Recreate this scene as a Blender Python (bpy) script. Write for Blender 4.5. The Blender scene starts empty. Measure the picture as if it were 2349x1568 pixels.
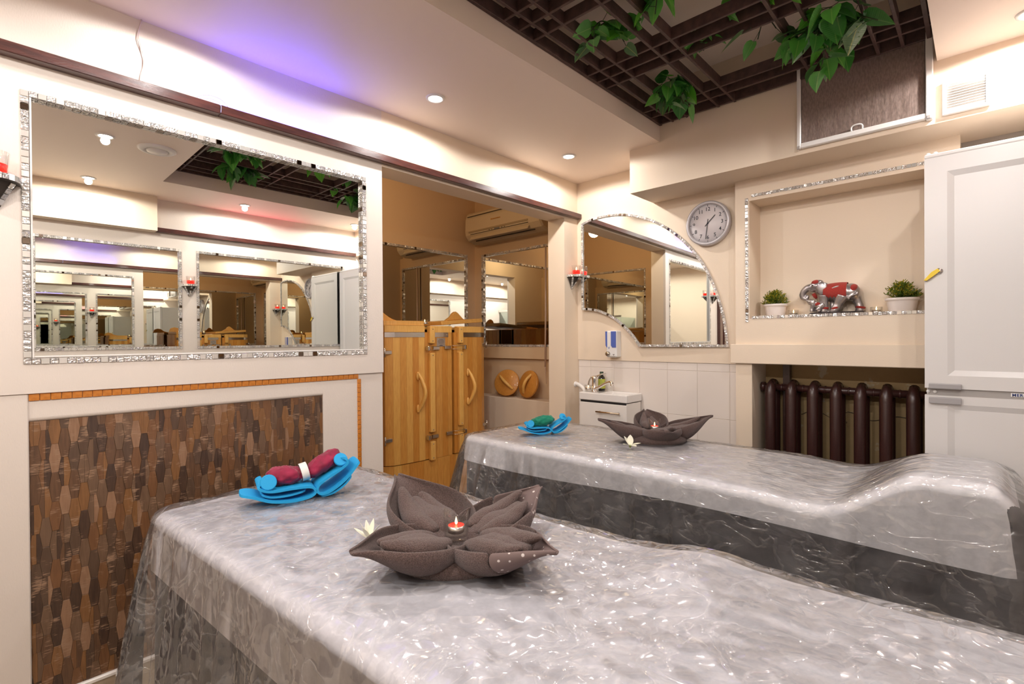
import bpy, bmesh, math, random
from mathutils import Vector, Matrix, noise
random.seed(7)
SC = bpy.context.scene
COL = SC.collection
PI = math.pi
FZ = 0.08                                   # floor level (the camera stands at z = 1.30)
CEIL = 2.416
ROOMX = 2.56                                # opposite (right-hand) wall
BACKY = 2.97                                # wall with the wash basin
FRONTY = -1.90

# ------------------------------------------------------------------ camera
FPX = 1147.76
yaw, pit, rol = math.radians(43.16782), math.radians(-0.33843), math.radians(-0.40045)
Fv = Vector((-math.sin(yaw)*math.cos(pit), math.cos(yaw)*math.cos(pit), math.sin(pit)))
Rv = Vector((math.cos(yaw), math.sin(yaw), 0)); Uv = Rv.cross(Fv)
rr = math.cos(rol)*Rv + math.sin(rol)*Uv; uu = -math.sin(rol)*Rv + math.cos(rol)*Uv
cd = bpy.data.cameras.new('camera'); cam = bpy.data.objects.new('camera', cd); COL.objects.link(cam)
m = Matrix((rr, uu, -Fv)).transposed().to_4x4(); m.translation = Vector((2.13, 0.0, 1.30))
cam.matrix_world = m
cd.sensor_fit = 'HORIZONTAL'; cd.sensor_width = 36.0; cd.lens = FPX*36.0/2349.0; cd.clip_start = 0.02
SC.camera = cam

# ------------------------------------------------------------------ world, exposure
w = bpy.data.worlds.new('world'); SC.world = w; w.use_nodes = True
w.node_tree.nodes['Background'].inputs[0].default_value = (1.0, 0.92, 0.84, 1)
w.node_tree.nodes['Background'].inputs[1].default_value = 0.3
SC.view_settings.view_transform = 'Standard'; SC.view_settings.look = 'None'
SC.view_settings.gamma = 1.0; SC.view_settings.use_curve_mapping = False
SC.view_settings.exposure = 0.42
SC.cycles.max_bounces = 11; SC.cycles.glossy_bounces = 9; SC.cycles.diffuse_bounces = 4
SC.cycles.transparent_max_bounces = 12; SC.cycles.transmission_bounces = 6; SC.cycles.adaptive_threshold = 0.025
SC.cycles.sample_clamp_indirect = 4.0; SC.cycles.sample_clamp_direct = 0.0
SC.cycles.caustics_reflective = False; SC.cycles.caustics_refractive = False; SC.cycles.blur_glossy = 0.5

# ------------------------------------------------------------------ recessed downlights of the room plus an added fill row (housings further down)
LAMP_COL = (1.0, 0.97, 0.94)
LAMPS = [(0.29, 0.46), (0.29, 1.455), (0.29, 2.48), (2.26, 0.52), (2.26, 1.51), (2.26, 2.50), (1.30, 0.48),
         (0.40, -0.75), (1.30, -0.75), (2.15, -0.75)]  # this row is unseen, added behind the camera to brighten the back wall
LAMP_POWER = [6.5, 10, 13, 14, 13, 16, 19, 19, 31, 27]
for (lx, ly), lpow in zip(LAMPS, LAMP_POWER):
    ld = bpy.data.lights.new('downlight_lamp', 'SPOT'); ld.energy = lpow; ld.color = LAMP_COL
    ld.spot_size = math.radians(176); ld.spot_blend = 0.16; ld.shadow_soft_size = 0.02
    lo = bpy.data.objects.new('downlight_lamp', ld); COL.objects.link(lo); lo.location = (lx, ly, CEIL-0.027)
# coloured LED strips lying on top of the two dark picture rails
def led(loc, size, col, e, rx):
    ld = bpy.data.lights.new('led_strip_light', 'AREA'); ld.shape = 'RECTANGLE'; ld.size = size[0]; ld.size_y = size[1]
    ld.energy = e; ld.color = col; lo = bpy.data.objects.new('led_strip_light', ld); COL.objects.link(lo)
    lo.location = loc; lo.rotation_euler = rx
led((0.022, 0.86, 2.196), (0.014, 0.42), (0.10, 0.07, 1.0), 1.35, (PI, 0, 0))
led((ROOMX-0.022, 1.75, 2.196), (0.014, 0.7), (1.0, 0.10, 0.22), 0.6, (PI, 0, 0))
# unseen point light added to brighten the alcove, without a fixture
ld = bpy.data.lights.new('alcove_fill', 'POINT'); ld.energy = 6.8; ld.color = (1.0, 0.74, 0.44); ld.shadow_soft_size = 0.05
lo = bpy.data.objects.new('alcove_fill', ld); COL.objects.link(lo); lo.location = (-0.55, 1.75, 2.33)

# ------------------------------------------------------------------ materials
def nd(nt, t, **kw):
    n = nt.nodes.new(t)
    for k, v in kw.items():
        if k.startswith('i_'):
            key = k[2:]
            n.inputs[int(key) if key.isdigit() else key.replace('_', ' ')].default_value = v
        else: setattr(n, k, v)
    return n
def c4(c): return (c[0], c[1], c[2], 1.0)
def newmat(name):
    mt = bpy.data.materials.new(name); mt.use_nodes = True
    nt = mt.node_tree; return mt, nt, nt.nodes['Principled BSDF']
def mat(name, col, rough=0.5, metal=0.0, var=None, bump=None, coat=0.0, spec=0.5, trans=0.0, ior=1.45, emit=None, sheen=0.0, stretch=None, sss=0.0):
    """var=(scale, colour2, detail): noise mix of two colours; bump=(scale, strength); stretch=scale per axis"""
    mt, nt, b = newmat(name)
    b.inputs['Base Color'].default_value = c4(col); b.inputs['Roughness'].default_value = rough
    b.inputs['Metallic'].default_value = metal; b.inputs['Specular IOR Level'].default_value = spec
    b.inputs['Transmission Weight'].default_value = trans; b.inputs['IOR'].default_value = ior
    b.inputs['Coat Weight'].default_value = coat; b.inputs['Coat Roughness'].default_value = 0.08
    if sheen: b.inputs['Sheen Weight'].default_value = sheen; b.inputs['Sheen Roughness'].default_value = 0.4
    if emit: b.inputs['Emission Color'].default_value = c4(emit[0]); b.inputs['Emission Strength'].default_value = emit[1]
    L = nt.links
    vec = None
    if var or bump:
        tc = nd(nt, 'ShaderNodeTexCoord'); vec = tc.outputs['Object']
        if stretch:
            mp = nd(nt, 'ShaderNodeMapping'); mp.inputs['Scale'].default_value = stretch
            L.new(vec, mp.inputs['Vector']); vec = mp.outputs['Vector']
    if var:
        n = nd(nt, 'ShaderNodeTexNoise', i_Scale=var[0], i_Detail=var[2] if len(var) > 2 else 4.0); L.new(vec, n.inputs['Vector'])
        rp = nd(nt, 'ShaderNodeValToRGB'); rp.color_ramp.elements[0].position = 0.35; rp.color_ramp.elements[1].position = 0.65
        rp.color_ramp.elements[0].color = c4(col); rp.color_ramp.elements[1].color = c4(var[1])
        L.new(n.outputs['Fac'], rp.inputs['Fac']); L.new(rp.outputs['Color'], b.inputs['Base Color'])
    if bump:
        n2 = nd(nt, 'ShaderNodeTexNoise', i_Scale=bump[0], i_Detail=3.0); L.new(vec, n2.inputs['Vector'])
        bp = nd(nt, 'ShaderNodeBump', i_Strength=bump[1], i_Distance=0.004); L.new(n2.outputs['Fac'], bp.inputs['Height'])
        L.new(bp.outputs['Normal'], b.inputs['Normal'])
    return mt

WALL = mat('cream_wall_paint', (0.80, 0.665, 0.525), 0.6, bump=(180, 0.10), var=(1.5, (0.77, 0.635, 0.495), 3))
WALLP = mat('pale_pink_wallpaper', (0.72, 0.635, 0.57), 0.6, bump=(260, 0.16), var=(2.0, (0.69, 0.605, 0.535), 4), stretch=(1, 1, 0.4))
CEILM = mat('ceiling_paint', (0.84, 0.71, 0.61), 0.45, bump=(8, 0.02))
ALCW = mat('alcove_paint', (0.70, 0.50, 0.31), 0.65, bump=(150, 0.08))
TRIMD = mat('dark_stained_wood', (0.085, 0.024, 0.018), 0.28, var=(14, (0.045, 0.014, 0.012), 5), stretch=(6, 1, 6), bump=(120, 0.15), coat=0.4)
LATW = mat('dark_brown_slat', (0.048, 0.024, 0.020), 0.5, var=(30, (0.085, 0.044, 0.036), 5), bump=(90, 0.3))
MIRR = mat('mirror_silvering', (0.86, 0.87, 0.83), 0.0, metal=1.0)
FLOORT = mat('beige_floor_tile', (0.42, 0.33, 0.24), 0.3, var=(5, (0.50, 0.41, 0.31), 6))
WGROUT = mat('pale_wall_grout', (0.66, 0.58, 0.51), 0.9)
GROUT = mat('grout', (0.45, 0.40, 0.34), 0.9)
WTILE = mat('white_wall_tile', (0.80, 0.72, 0.66), 0.12, coat=0.3)
SKIRT = mat('marble_skirting', (0.36, 0.28, 0.20), 0.3, var=(9, (0.47, 0.38, 0.28), 6))
WPAINT = mat('white_gloss_paint', (0.84, 0.79, 0.74), 0.3)
def wood(name, a, b, scale=22, rough=0.4, st=(9, 9, 0.7), coat=0.15):
    return mat(name, a, rough, var=(scale, b, 6), stretch=st, bump=(60, 0.08), coat=coat)
PINE = [wood('pine_stave_%s' % n, a, b) for n, a, b in (('honey', (0.68, 0.33, 0.070), (0.57, 0.25, 0.050)),
        ('pale', (0.76, 0.42, 0.105), (0.66, 0.33, 0.075)), ('amber', (0.61, 0.265, 0.048), (0.52, 0.205, 0.033)))]
PINEL = wood('pine_light', (0.82, 0.47, 0.13), (0.72, 0.38, 0.09))
STEEL = mat('brushed_steel', (0.55, 0.52, 0.50), 0.22, metal=1.0)
CHROME = mat('chrome', (0.80, 0.78, 0.76), 0.07, metal=1.0)
BLACK = mat('black_plastic', (0.02, 0.02, 0.022), 0.4)
WPLAS = mat('white_plastic', (0.80, 0.77, 0.74), 0.35)

# ------------------------------------------------------------------ mesh building
MW = {}                                     # world matrix of every empty we made
class MB:
    def __init__(s): s.bm = bmesh.new(); s.mi = 0
    def _add(s, vs, fs, M=None, smooth=False):
        bv = [s.bm.verts.new(M @ Vector(v) if M else v) for v in vs]
        out = []
        for f in fs:
            try: fc = s.bm.faces.new([bv[i] for i in f])
            except ValueError: continue
            fc.material_index = s.mi; fc.smooth = smooth; out.append(fc)
        return bv, out
    def box(s, x0, y0, z0, x1, y1, z1, bev=0.0, M=None, seg=1):
        vs = [(x0, y0, z0), (x1, y0, z0), (x1, y1, z0), (x0, y1, z0), (x0, y0, z1), (x1, y0, z1), (x1, y1, z1), (x0, y1, z1)]
        fs = [(0, 3, 2, 1), (4, 5, 6, 7), (0, 1, 5, 4), (1, 2, 6, 5), (2, 3, 7, 6), (3, 0, 4, 7)]
        bv, bf = s._add(vs, fs, M)
        if bev > 0:
            es = list({e for f in bf for e in f.edges})
            bmesh.ops.bevel(s.bm, geom=es, offset=bev, segments=seg, affect='EDGES', profile=0.5)
        return s
    def tube(s, pts, r, n=10, cap=True, M=None, flat=1.0, smooth=True):
        pts = [Vector(p) for p in pts]; k = len(pts)
        rs = r if isinstance(r, (list, tuple)) else [r]*k
        vs, fs = [], []
        up = None
        for i in range(k):
            d = (pts[min(i+1, k-1)] - pts[max(i-1, 0)]).normalized()
            if up is None:
                a = Vector((0, 0, 1)) if abs(d.z) < 0.9 else Vector((1, 0, 0)); up = (a - d*a.dot(d)).normalized()
            else: up = (up - d*up.dot(d)).normalized()
            sd = d.cross(up)
            for j in range(n):
                t = 2*PI*j/n; vs.append(pts[i] + (sd*math.cos(t) + up*math.sin(t)*flat)*rs[i])
        for i in range(k-1):
            for j in range(n):
                fs.append((i*n+j, i*n+(j+1) % n, (i+1)*n+(j+1) % n, (i+1)*n+j))
        if cap: fs.append(tuple(range(n-1, -1, -1))); fs.append(tuple((k-1)*n+j for j in range(n)))
        s._add(vs, fs, M, smooth); return s
    def lathe(s, prof, n=24, M=None, smooth=True, a0=0.0, a1=2*PI, caps=False):
        full = abs(a1-a0-2*PI) < 1e-6; m = n if full else n+1
        vs, fs = [], []
        for (r, z) in prof:
            for j in range(m):
                t = a0 + (a1-a0)*j/n; vs.append((r*math.cos(t), r*math.sin(t), z))
        for i in range(len(prof)-1):
            for j in range(n):
                j2 = (j+1) % m if full else j+1
                fs.append((i*m+j, i*m+j2, (i+1)*m+j2, (i+1)*m+j))
        if full and caps:
            if prof[0][0] > 1e-5: fs.append(tuple(range(m-1, -1, -1)))
            if prof[-1][0] > 1e-5: fs.append(tuple((len(prof)-1)*m+j for j in range(m)))
        s._add(vs, fs, M, smooth); return s
    def ell(s, c, r, M=None, u=16, v=10):
        vs = [(c[0], c[1], c[2]-r[2])]; fs = []
        for i in range(1, v):
            p = -PI/2 + PI*i/v
            for j in range(u):
                t = 2*PI*j/u; vs.append((c[0]+r[0]*math.cos(p)*math.cos(t), c[1]+r[1]*math.cos(p)*math.sin(t), c[2]+r[2]*math.sin(p)))
        vs.append((c[0], c[1], c[2]+r[2])); T = len(vs)-1
        for j in range(u):
            fs.append((0, 1+(j+1) % u, 1+j)); fs.append((T, T-u+j, T-u+(j+1) % u))
        for i in range(v-2):
            for j in range(u): fs.append((1+i*u+j, 1+i*u+(j+1) % u, 1+(i+1)*u+(j+1) % u, 1+(i+1)*u+j))
        s._add(vs, fs, M, True); return s
    def prism(s, poly, z0, z1, M=None, bev=0.0, smooth=False):
        n = len(poly)
        vs = [(p[0], p[1], z0) for p in poly] + [(p[0], p[1], z1) for p in poly]
        fs = [tuple(range(n-1, -1, -1)), tuple(range(n, 2*n))] + [(i, (i+1) % n, n+(i+1) % n, n+i) for i in range(n)]
        bv, bf = s._add(vs, fs, M, smooth)
        if bev > 0:
            es = [e for e in bf[1].edges] if len(bf) > 1 else []
            bmesh.ops.bevel(s.bm, geom=es, offset=bev, segments=1, affect='EDGES', profile=0.5)
        return s
    def grid(s, P, smooth=True, closed=False, M=None):
        """P: list of rows of points"""
        nr, nc = len(P), len(P[0])
        vs = [p for row in P for p in row]; fs = []
        for i in range(nr-1):
            for j in range(nc if closed else nc-1):
                j2 = (j+1) % nc; fs.append((i*nc+j, i*nc+j2, (i+1)*nc+j2, (i+1)*nc+j))
        s._add(vs, fs, M, smooth); return s
    def build(s, name, mats, parent=None, local=False, props=None, recalc=True):
        if recalc: bmesh.ops.recalc_face_normals(s.bm, faces=s.bm.faces[:])
        if parent is not None and not local: s.bm.transform(MW[parent.name].inverted())
        me = bpy.data.meshes.new(name); s.bm.to_mesh(me); s.bm.free()
        for mt in (mats if isinstance(mats, (list, tuple)) else [mats]): me.materials.append(mt)
        o = bpy.data.objects.new(name, me); COL.objects.link(o)
        if parent is not None: o.parent = parent
        MW[o.name] = MW[parent.name].copy() if parent is not None else Matrix.Identity(4)
        for k, v in (props or {}).items(): o[k] = v
        return o
def thing(name, label, cat, loc=(0, 0, 0), rz=0.0, group=None, rx=0.0, ry=0.0):
    o = bpy.data.objects.new(name, None); COL.objects.link(o); o.empty_display_size = 0.05
    o.location = loc; o.rotation_euler = (rx, ry, rz)
    MW[o.name] = Matrix.LocRotScale(Vector(loc), o.rotation_euler.to_quaternion(), None)
    o['label'] = label; o['category'] = cat
    if group: o['group'] = group
    return o
def solo(mb, name, mats, label, cat, origin=(0, 0, 0), group=None):
    mb.bm.transform(Matrix.Translation(-Vector(origin)))
    o = mb.build(name, mats); o.location = origin; o['label'] = label; o['category'] = cat
    MW[o.name] = Matrix.Translation(Vector(origin))
    if group: o['group'] = group
    return o
def dup(root, loc, label, rz=None, group=None):
    def cp(o, par):
        c = o.copy(); COL.objects.link(c)
        if par is not None: c.parent = par
        for ch in [x for x in o.children]: cp(ch, c)
        return c
    r = cp(root, None); r.location = loc; r['label'] = label
    if rz is not None: r.rotation_euler = (0, 0, rz)
    if group: r['group'] = group
    MW[r.name] = Matrix.LocRotScale(Vector(loc), r.rotation_euler.to_quaternion(), None)
    return r
def struct(name, mb, mats, parent=None): return mb.build(name, mats, parent, props={'kind': 'structure'})
def inst(name, me, parent, M):
    """one more object sharing a mesh; M in world space"""
    o = bpy.data.objects.new(name, me); COL.objects.link(o); o.parent = parent
    o.matrix_local = MW[parent.name].inverted() @ M; return o
def mesh_of(mb, name, mt):
    bmesh.ops.recalc_face_normals(mb.bm, faces=mb.bm.faces[:])
    me = bpy.data.meshes.new(name); mb.bm.to_mesh(me); mb.bm.free()
    for x in (mt if isinstance(mt, (list, tuple)) else [mt]): me.materials.append(x)
    return me
def frame_m(o, x, y, z):
    """matrix from origin and axes"""
    M = Matrix((Vector(x), Vector(y), Vector(z))).transposed().to_4x4(); M.translation = Vector(o); return M
def smooth_path(pts, n=6):
    """Catmull-Rom through points"""
    pts = [Vector(p) for p in pts]; out = []
    for i in range(len(pts)-1):
        p0, p1, p2, p3 = pts[max(i-1, 0)], pts[i], pts[i+1], pts[min(i+2, len(pts)-1)]
        for k in range(n):
            t = k/n
            out.append(0.5*((2*p1) + (p2-p0)*t + (2*p0-5*p1+4*p2-p3)*t*t + (3*p1-p0-3*p2+p3)*t**3))
    out.append(pts[-1]); return out

def text_part(name, txt, size, mt, parent, Mlocal, extr=0.0003, space=1.0, offset=0.0, center=True):
    fc = bpy.data.curves.new(name, 'FONT'); fc.body = txt; fc.size = size; fc.extrude = extr; fc.space_character = space; fc.offset = offset
    if center: fc.align_x = 'CENTER'; fc.align_y = 'CENTER'
    tmp = bpy.data.objects.new(name+'_curve', fc); COL.objects.link(tmp)
    me = bpy.data.meshes.new_from_object(tmp.evaluated_get(bpy.context.evaluated_depsgraph_get()))
    bpy.data.objects.remove(tmp); bpy.data.curves.remove(fc)
    me.materials.clear(); me.materials.append(mt)
    o = bpy.data.objects.new(name, me); COL.objects.link(o); o.parent = parent; o.matrix_local = Mlocal; return o
# ================================================================== the room
def holed(mb, ax, lo, hi, u0, v0, u1, v1, hu0, hv0, hu1, hv1):
    """board spanning lo..hi on axis ax with a rectangular hole; (u, v) are (y, z) for ax='x' and (x, z) for ax='y'"""
    for (a, b, c, d) in ((u0, v0, hu0, v1), (hu1, v0, u1, v1), (hu0, v0, hu1, hv0), (hu0, hv1, hu1, v1)):
        if c-a < 1e-5 or d-b < 1e-5: continue
        if ax == 'x': mb.box(lo, a, b, hi, c, d)
        else: mb.box(a, lo, b, c, hi, d)
b = MB(); b.box(-1.6, FRONTY-0.1, FZ-0.1, ROOMX+0.1, 3.35, FZ-0.004)
floor = struct('floor', b, GROUT)
tile_me = mesh_of(MB().box(-0.1475, -0.1475, -0.006, 0.1475, 0.1475, 0.0, bev=0.0015), 'floor_tile', FLOORT)
for i in range(9):
    for j in range(15):
        x = 0.155+0.3*i-0.0; y = -1.2+0.3*j
        if x < ROOMX-0.14 and y < BACKY-0.14: inst('tile', tile_me, floor, Matrix.Translation((x, y, FZ)))
for i in range(3):
    for j in range(6): inst('tile', tile_me, floor, Matrix.Translation((-0.3-0.3*i, 1.5+0.3*j-0.02, FZ)))

# ceiling: lower strips round a recess, with the recess' own top higher up
RX0, RX1, RY0, RY1, RTOP = 0.794, 2.0, 0.89, 2.67, 2.74
b = MB()
b.box(0.0, RY0, CEIL, RX0, BACKY+0.05, RTOP+0.05); b.box(RX1, RY0, CEIL, ROOMX, BACKY+0.05, RTOP+0.05)
b.box(0.0, FRONTY, CEIL, ROOMX, RY0, RTOP+0.05); b.box(RX0, RY0, RTOP, RX1, RY1, RTOP+0.05)
b.box(RX0, RY1+0.03, CEIL+0.33, RX1, BACKY+0.05, RTOP+0.05)
b.box(-1.5, 0.6, 2.78, -0.02, 3.35, 2.83)
struct('ceiling', b, CEILM)

# left wall with its upper board, mirror hole, lower boards round the wood mosaic
MY0, MY1, MZ0, MZ1 = 0.092, 1.264, 1.232, 2.071              # outside of the big mirror's mosaic border
TW = 0.0195                                                 # mosaic strip width
wl = bpy.data.objects.new('wall_left', None); COL.objects.link(wl); wl['kind'] = 'structure'; MW[wl.name] = Matrix.Identity(4)
b = MB(); b.box(-0.145, FRONTY, FZ, -0.022, 1.352, CEIL+0.1)
b.box(-0.145, 1.352, 2.146, -0.022, 2.813, CEIL+0.1)
b.box(-0.022, 1.352, 2.146, 0.0, 2.813, CEIL+0.02); b.box(-0.145, 2.813, FZ, 0.0, 3.3, CEIL+0.1)
b.build('wall_core', WALL, wl)
b = MB(); holed(b, 'x', -0.022, 0.0, FRONTY, 1.1425, 1.352, CEIL+0.02, MY0+TW, MZ0+TW, MY1-TW, MZ1-TW)
b.build('upper_board', WALLP, wl)
b = MB(); b.box(-0.022, FRONTY, FZ, -0.004, 0.103, 1.1425, bev=0.003)
b.box(-0.022, 1.048, FZ, -0.010, 1.352, 1.1425); b.box(-0.022, 0.103, 1.066, -0.010, 1.048, 1.1425)
b.box(-0.022, 0.103, 0.19, -0.0185, 1.048, 1.066)
P = []
for k in range(7):                                          # rounded plaster lip above the wood mosaic
    t = PI/2*k/6; P.append([(-0.022+0.012*math.sin(t)+0.001, 0.103, 1.054+0.012*(1-math.cos(t))), (-0.022+0.012*math.sin(t)+0.001, 1.048, 1.054+0.012*(1-math.cos(t)))])
b.grid(P); b.build('lower_board', WALLP, wl)
b = MB(); b.box(-0.022, FRONTY, FZ, -0.008, 1.352, 0.178); b.build('skirting_tile', SKIRT, wl)
b = MB(); b.box(-0.022, 0.103, 0.176, -0.003, 1.30, 0.190, bev=0.003)
struct('baseboard_left', b, WPAINT)
# picture rails
b = MB(); b.box(0.0, FRONTY, 2.156, 0.041, 0.631, 2.190, bev=0.002); b.box(0.0, 0.632, 2.157, 0.041, 2.966, 2.1905, bev=0.002)
struct('trim_1', b, TRIMD)
b = MB(); b.box(ROOMX-0.041, 0.955, 2.156, ROOMX, 2.66, 2.190, bev=0.002)
struct('trim_2', b, TRIMD)

# alcove behind the left wall
AX, AY = -1.343, 3.2
wa = bpy.data.objects.new('wall_alcove', None); COL.objects.link(wa); wa['kind'] = 'structure'; MW[wa.name] = Matrix.Identity(4)
b = MB(); b.box(AX-0.14, 0.62, FZ, AX-0.035, AY+0.14, 2.8); b.box(AX-0.035, AY+0.035, FZ, -0.145, AY+0.14, 2.8); b.box(AX-0.035, 0.62, FZ, -0.145, 0.745, 2.8); b.box(-0.145, 0.62, 2.45, -0.02, AY+0.1, 2.8)
b.build('wall_core', ALCW, wa)
b = MB(); holed(b, 'x', AX-0.035, AX, 0.78, 1.13, AY, 2.19, 0.95, 1.252, 3.085, 2.06)
holed(b, 'y', 0.745, 0.78, AX-0.035, 1.13, -0.145, 2.19, -1.228, 1.252, -0.492, 2.06)
holed(b, 'y', AY, AY+0.035, AX-0.035, 1.13, -0.145, 2.19, -1.232, 1.252, -0.20, 2.06)
b.build('mirror_board', ALCW, wa)
b = MB(); b.box(AX, 3.08, FZ, -0.145, AY+0.02, 0.80, bev=0.004); b.build('ledge', WALL, wa)

# back wall: basin part, soffit, niche wall with ledge and radiator opening
wb = bpy.data.objects.new('wall_back', None); COL.objects.link(wb); wb['kind'] = 'structure'; MW[wb.name] = Matrix.Identity(4)
b = MB(); b.box(0.0, BACKY+0.0085, FZ, 1.12, 3.3, 1.147); b.box(0.0, BACKY+0.02, 1.147, 1.12, 3.3, CEIL+0.1); b.box(1.975, 3.1, FZ, ROOMX, 3.3, CEIL+0.1); b.build('wall_core', WGROUT, wb)
b = MB(); b.box(0.0, BACKY, 1.148, 1.131, BACKY+0.02, CEIL+0.02, bev=0.0); b.build('upper_board', WALL, wb)
cols = [0.0, 0.1036, 0.293, 0.488, 0.682, 0.875, 1.067, 1.131]
rows = [FZ, 0.267, 0.544, 0.821, 1.098, 1.1475]
for i in range(7):
    for j in range(5):
        MB().box(cols[i]+0.001, BACKY+0.006, rows[j]+0.001, cols[i+1]-0.001, BACKY+0.010, rows[j+1]-0.001, bev=0.0012).build('tile', WTILE, wb)
SFY, SFZ = 2.67, 2.163
b = MB(); b.box(0.60, SFY, SFZ, ROOMX, BACKY+0.05, RTOP+0.01); struct('trim_3', b, WALL)
NX0, NX1, NZ0, NZ1, NY, NB = 1.205, 1.956, 1.402, 2.045, 2.889, 3.075
b = MB(); holed(b, 'y', NY, NY+0.02, 1.131, 1.263, 1.966, SFZ, NX0, NZ0, NX1, NZ1); b.box(1.966, NY, 2.003, 2.065, 3.1, SFZ)
b.box(1.131, NY+0.02, 1.263, NX0, 3.3, SFZ); b.box(NX0, NB, 1.263, NX1, 3.3, SFZ); b.box(NX1, NY+0.02, 1.263, 1.966, 3.3, SFZ)
b.box(NX0, NY+0.02, NZ1, NX1, NB, SFZ); b.box(NX0, NY+0.02, 1.263, NX1, NB, NZ0)
b.box(1.131, NY, FZ, 1.216, 3.16, 1.157)
wn = struct('wall_niche', b, WALL)
b = MB(); b.box(1.108, 2.868, 1.157, 1.966, 3.1, 1.263, bev=0.003); struct('trim_4', b, WALL)
def peel():
    mt, nt, p = newmat('old_peeling_paint'); L = nt.links
    tc = nd(nt, 'ShaderNodeTexCoord'); n1 = nd(nt, 'ShaderNodeTexNoise', i_Scale=7.0, i_Detail=8.0, i_Roughness=0.65); L.new(tc.outputs['Object'], n1.inputs['Vector'])
    rp = nd(nt, 'ShaderNodeValToRGB'); cr = rp.color_ramp
    cr.elements[0].position = 0.30; cr.elements[0].color = (0.02, 0.012, 0.010, 1); cr.elements[1].position = 0.34; cr.elements[1].color = (0.36, 0.24, 0.11, 1)
    e = cr.elements.new(0.60); e.color = (0.40, 0.27, 0.13, 1); e = cr.elements.new(0.63); e.color = (0.46, 0.38, 0.26, 1)
    L.new(n1.outputs['Fac'], rp.inputs['Fac']); L.new(rp.outputs['Color'], p.inputs['Base Color']); p.inputs['Roughness'].default_value = 0.8
    return mt
b = MB(); b.box(1.216, 3.13, FZ, 1.966, 3.2, 1.157); b.box(1.956, NY+0.02, FZ, 1.966, 3.13, 1.157); b.build('recess_back', peel(), wn)

# right wall, front wall
wr = bpy.data.objects.new('wall_right', None); COL.objects.link(wr); wr['kind'] = 'structure'; MW[wr.name] = Matrix.Identity(4)
b = MB(); b.box(ROOMX+0.018, FRONTY, FZ, ROOMX+0.12, 3.3, CEIL+0.1); b.build('wall_core', WALLP, wr)
b = MB(); holed(b, 'x', ROOMX, ROOMX+0.018, FRONTY, FZ, 1.18, CEIL+0.02, 0.27, 1.26, 1.11, 2.025)
holed(b, 'x', ROOMX, ROOMX+0.018, 1.18, FZ, 3.1, CEIL+0.02, 1.255, 1.26, 2.53, 2.025); b.build('mirror_board', WALLP, wr)
b = MB(); b.box(2.46, FRONTY, 2.152, ROOMX, 0.95, CEIL+0.02); b.build('duct_box', WALL, wr)
b = MB(); b.box(-0.1, FRONTY-0.1, FZ, ROOMX+0.1, FRONTY, CEIL+0.1); struct('wall_front', b, WALL)

# dark door on the left wall beside the camera (seen only in mirrors)
dd = MB(); dd.box(-0.004, -1.02, FZ, 0.035, -0.14, 1.86, bev=0.003)
door = struct('door_1', dd, TRIMD)
for (a, c) in ((0.2, 0.95), (1.05, 1.74)):
    MB().box(0.033, -0.9, a, 0.045, -0.26, c, bev=0.008).build('door_panel', TRIMD, door)
MB().tube([(0.035, -0.22, 1.05), (0.07, -0.22, 1.05), (0.07, -0.34, 1.05)], 0.009).build('door_handle', CHROME, door)
# ================================================================== mosaic tiles, mirrors
def crinkle(name, col, rough, strength, scale=190):
    mt, nt, p = newmat(name); L = nt.links
    tc = nd(nt, 'ShaderNodeTexCoord'); oi = nd(nt, 'ShaderNodeObjectInfo'); va = nd(nt, 'ShaderNodeVectorMath', operation='ADD')
    L.new(tc.outputs['Object'], va.inputs[0]); L.new(oi.outputs['Random'], va.inputs[1])
    v = nd(nt, 'ShaderNodeTexVoronoi', i_Scale=scale); L.new(va.outputs[0], v.inputs['Vector'])
    bp = nd(nt, 'ShaderNodeBump', i_Strength=strength, i_Distance=0.006); L.new(v.outputs['Distance'], bp.inputs['Height'])
    L.new(bp.outputs['Normal'], p.inputs['Normal'])
    p.inputs['Base Color'].default_value = c4(col); p.inputs['Metallic'].default_value = 0.72; p.inputs['Roughness'].default_value = rough
    return mt
MOS = [crinkle('silver_crinkle_glass', (0.80, 0.79, 0.77), 0.12, 0.9), crinkle('silver_ripple_glass', (0.72, 0.71, 0.69), 0.2, 0.6, 90),
       mat('pale_mirror_glass', (0.78, 0.75, 0.71), 0.12, metal=0.5), mat('smoked_mirror_glass', (0.20, 0.16, 0.13), 0.06, metal=1.0),
       crinkle('silver_grey_glass', (0.58, 0.56, 0.54), 0.25, 0.4, 120)]
GLUE = mat('white_grout_strip', (0.74, 0.70, 0.66), 0.5)
MOSW = [5, 3, 3, 1, 3]
def tile_mesh(L, W, T, mt, name='mosaic_tile'):
    return mesh_of(MB().box(-L/2, -W/2, -T, L/2, W/2, 0, bev=0.0012), name, mt)
TILE_SETS = {}
def tiles(L, W, T=0.004):
    k = (L, W, T)
    if k not in TILE_SETS: TILE_SETS[k] = [tile_mesh(L, W, T, x) for x in MOS]
    return TILE_SETS[k]
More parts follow.
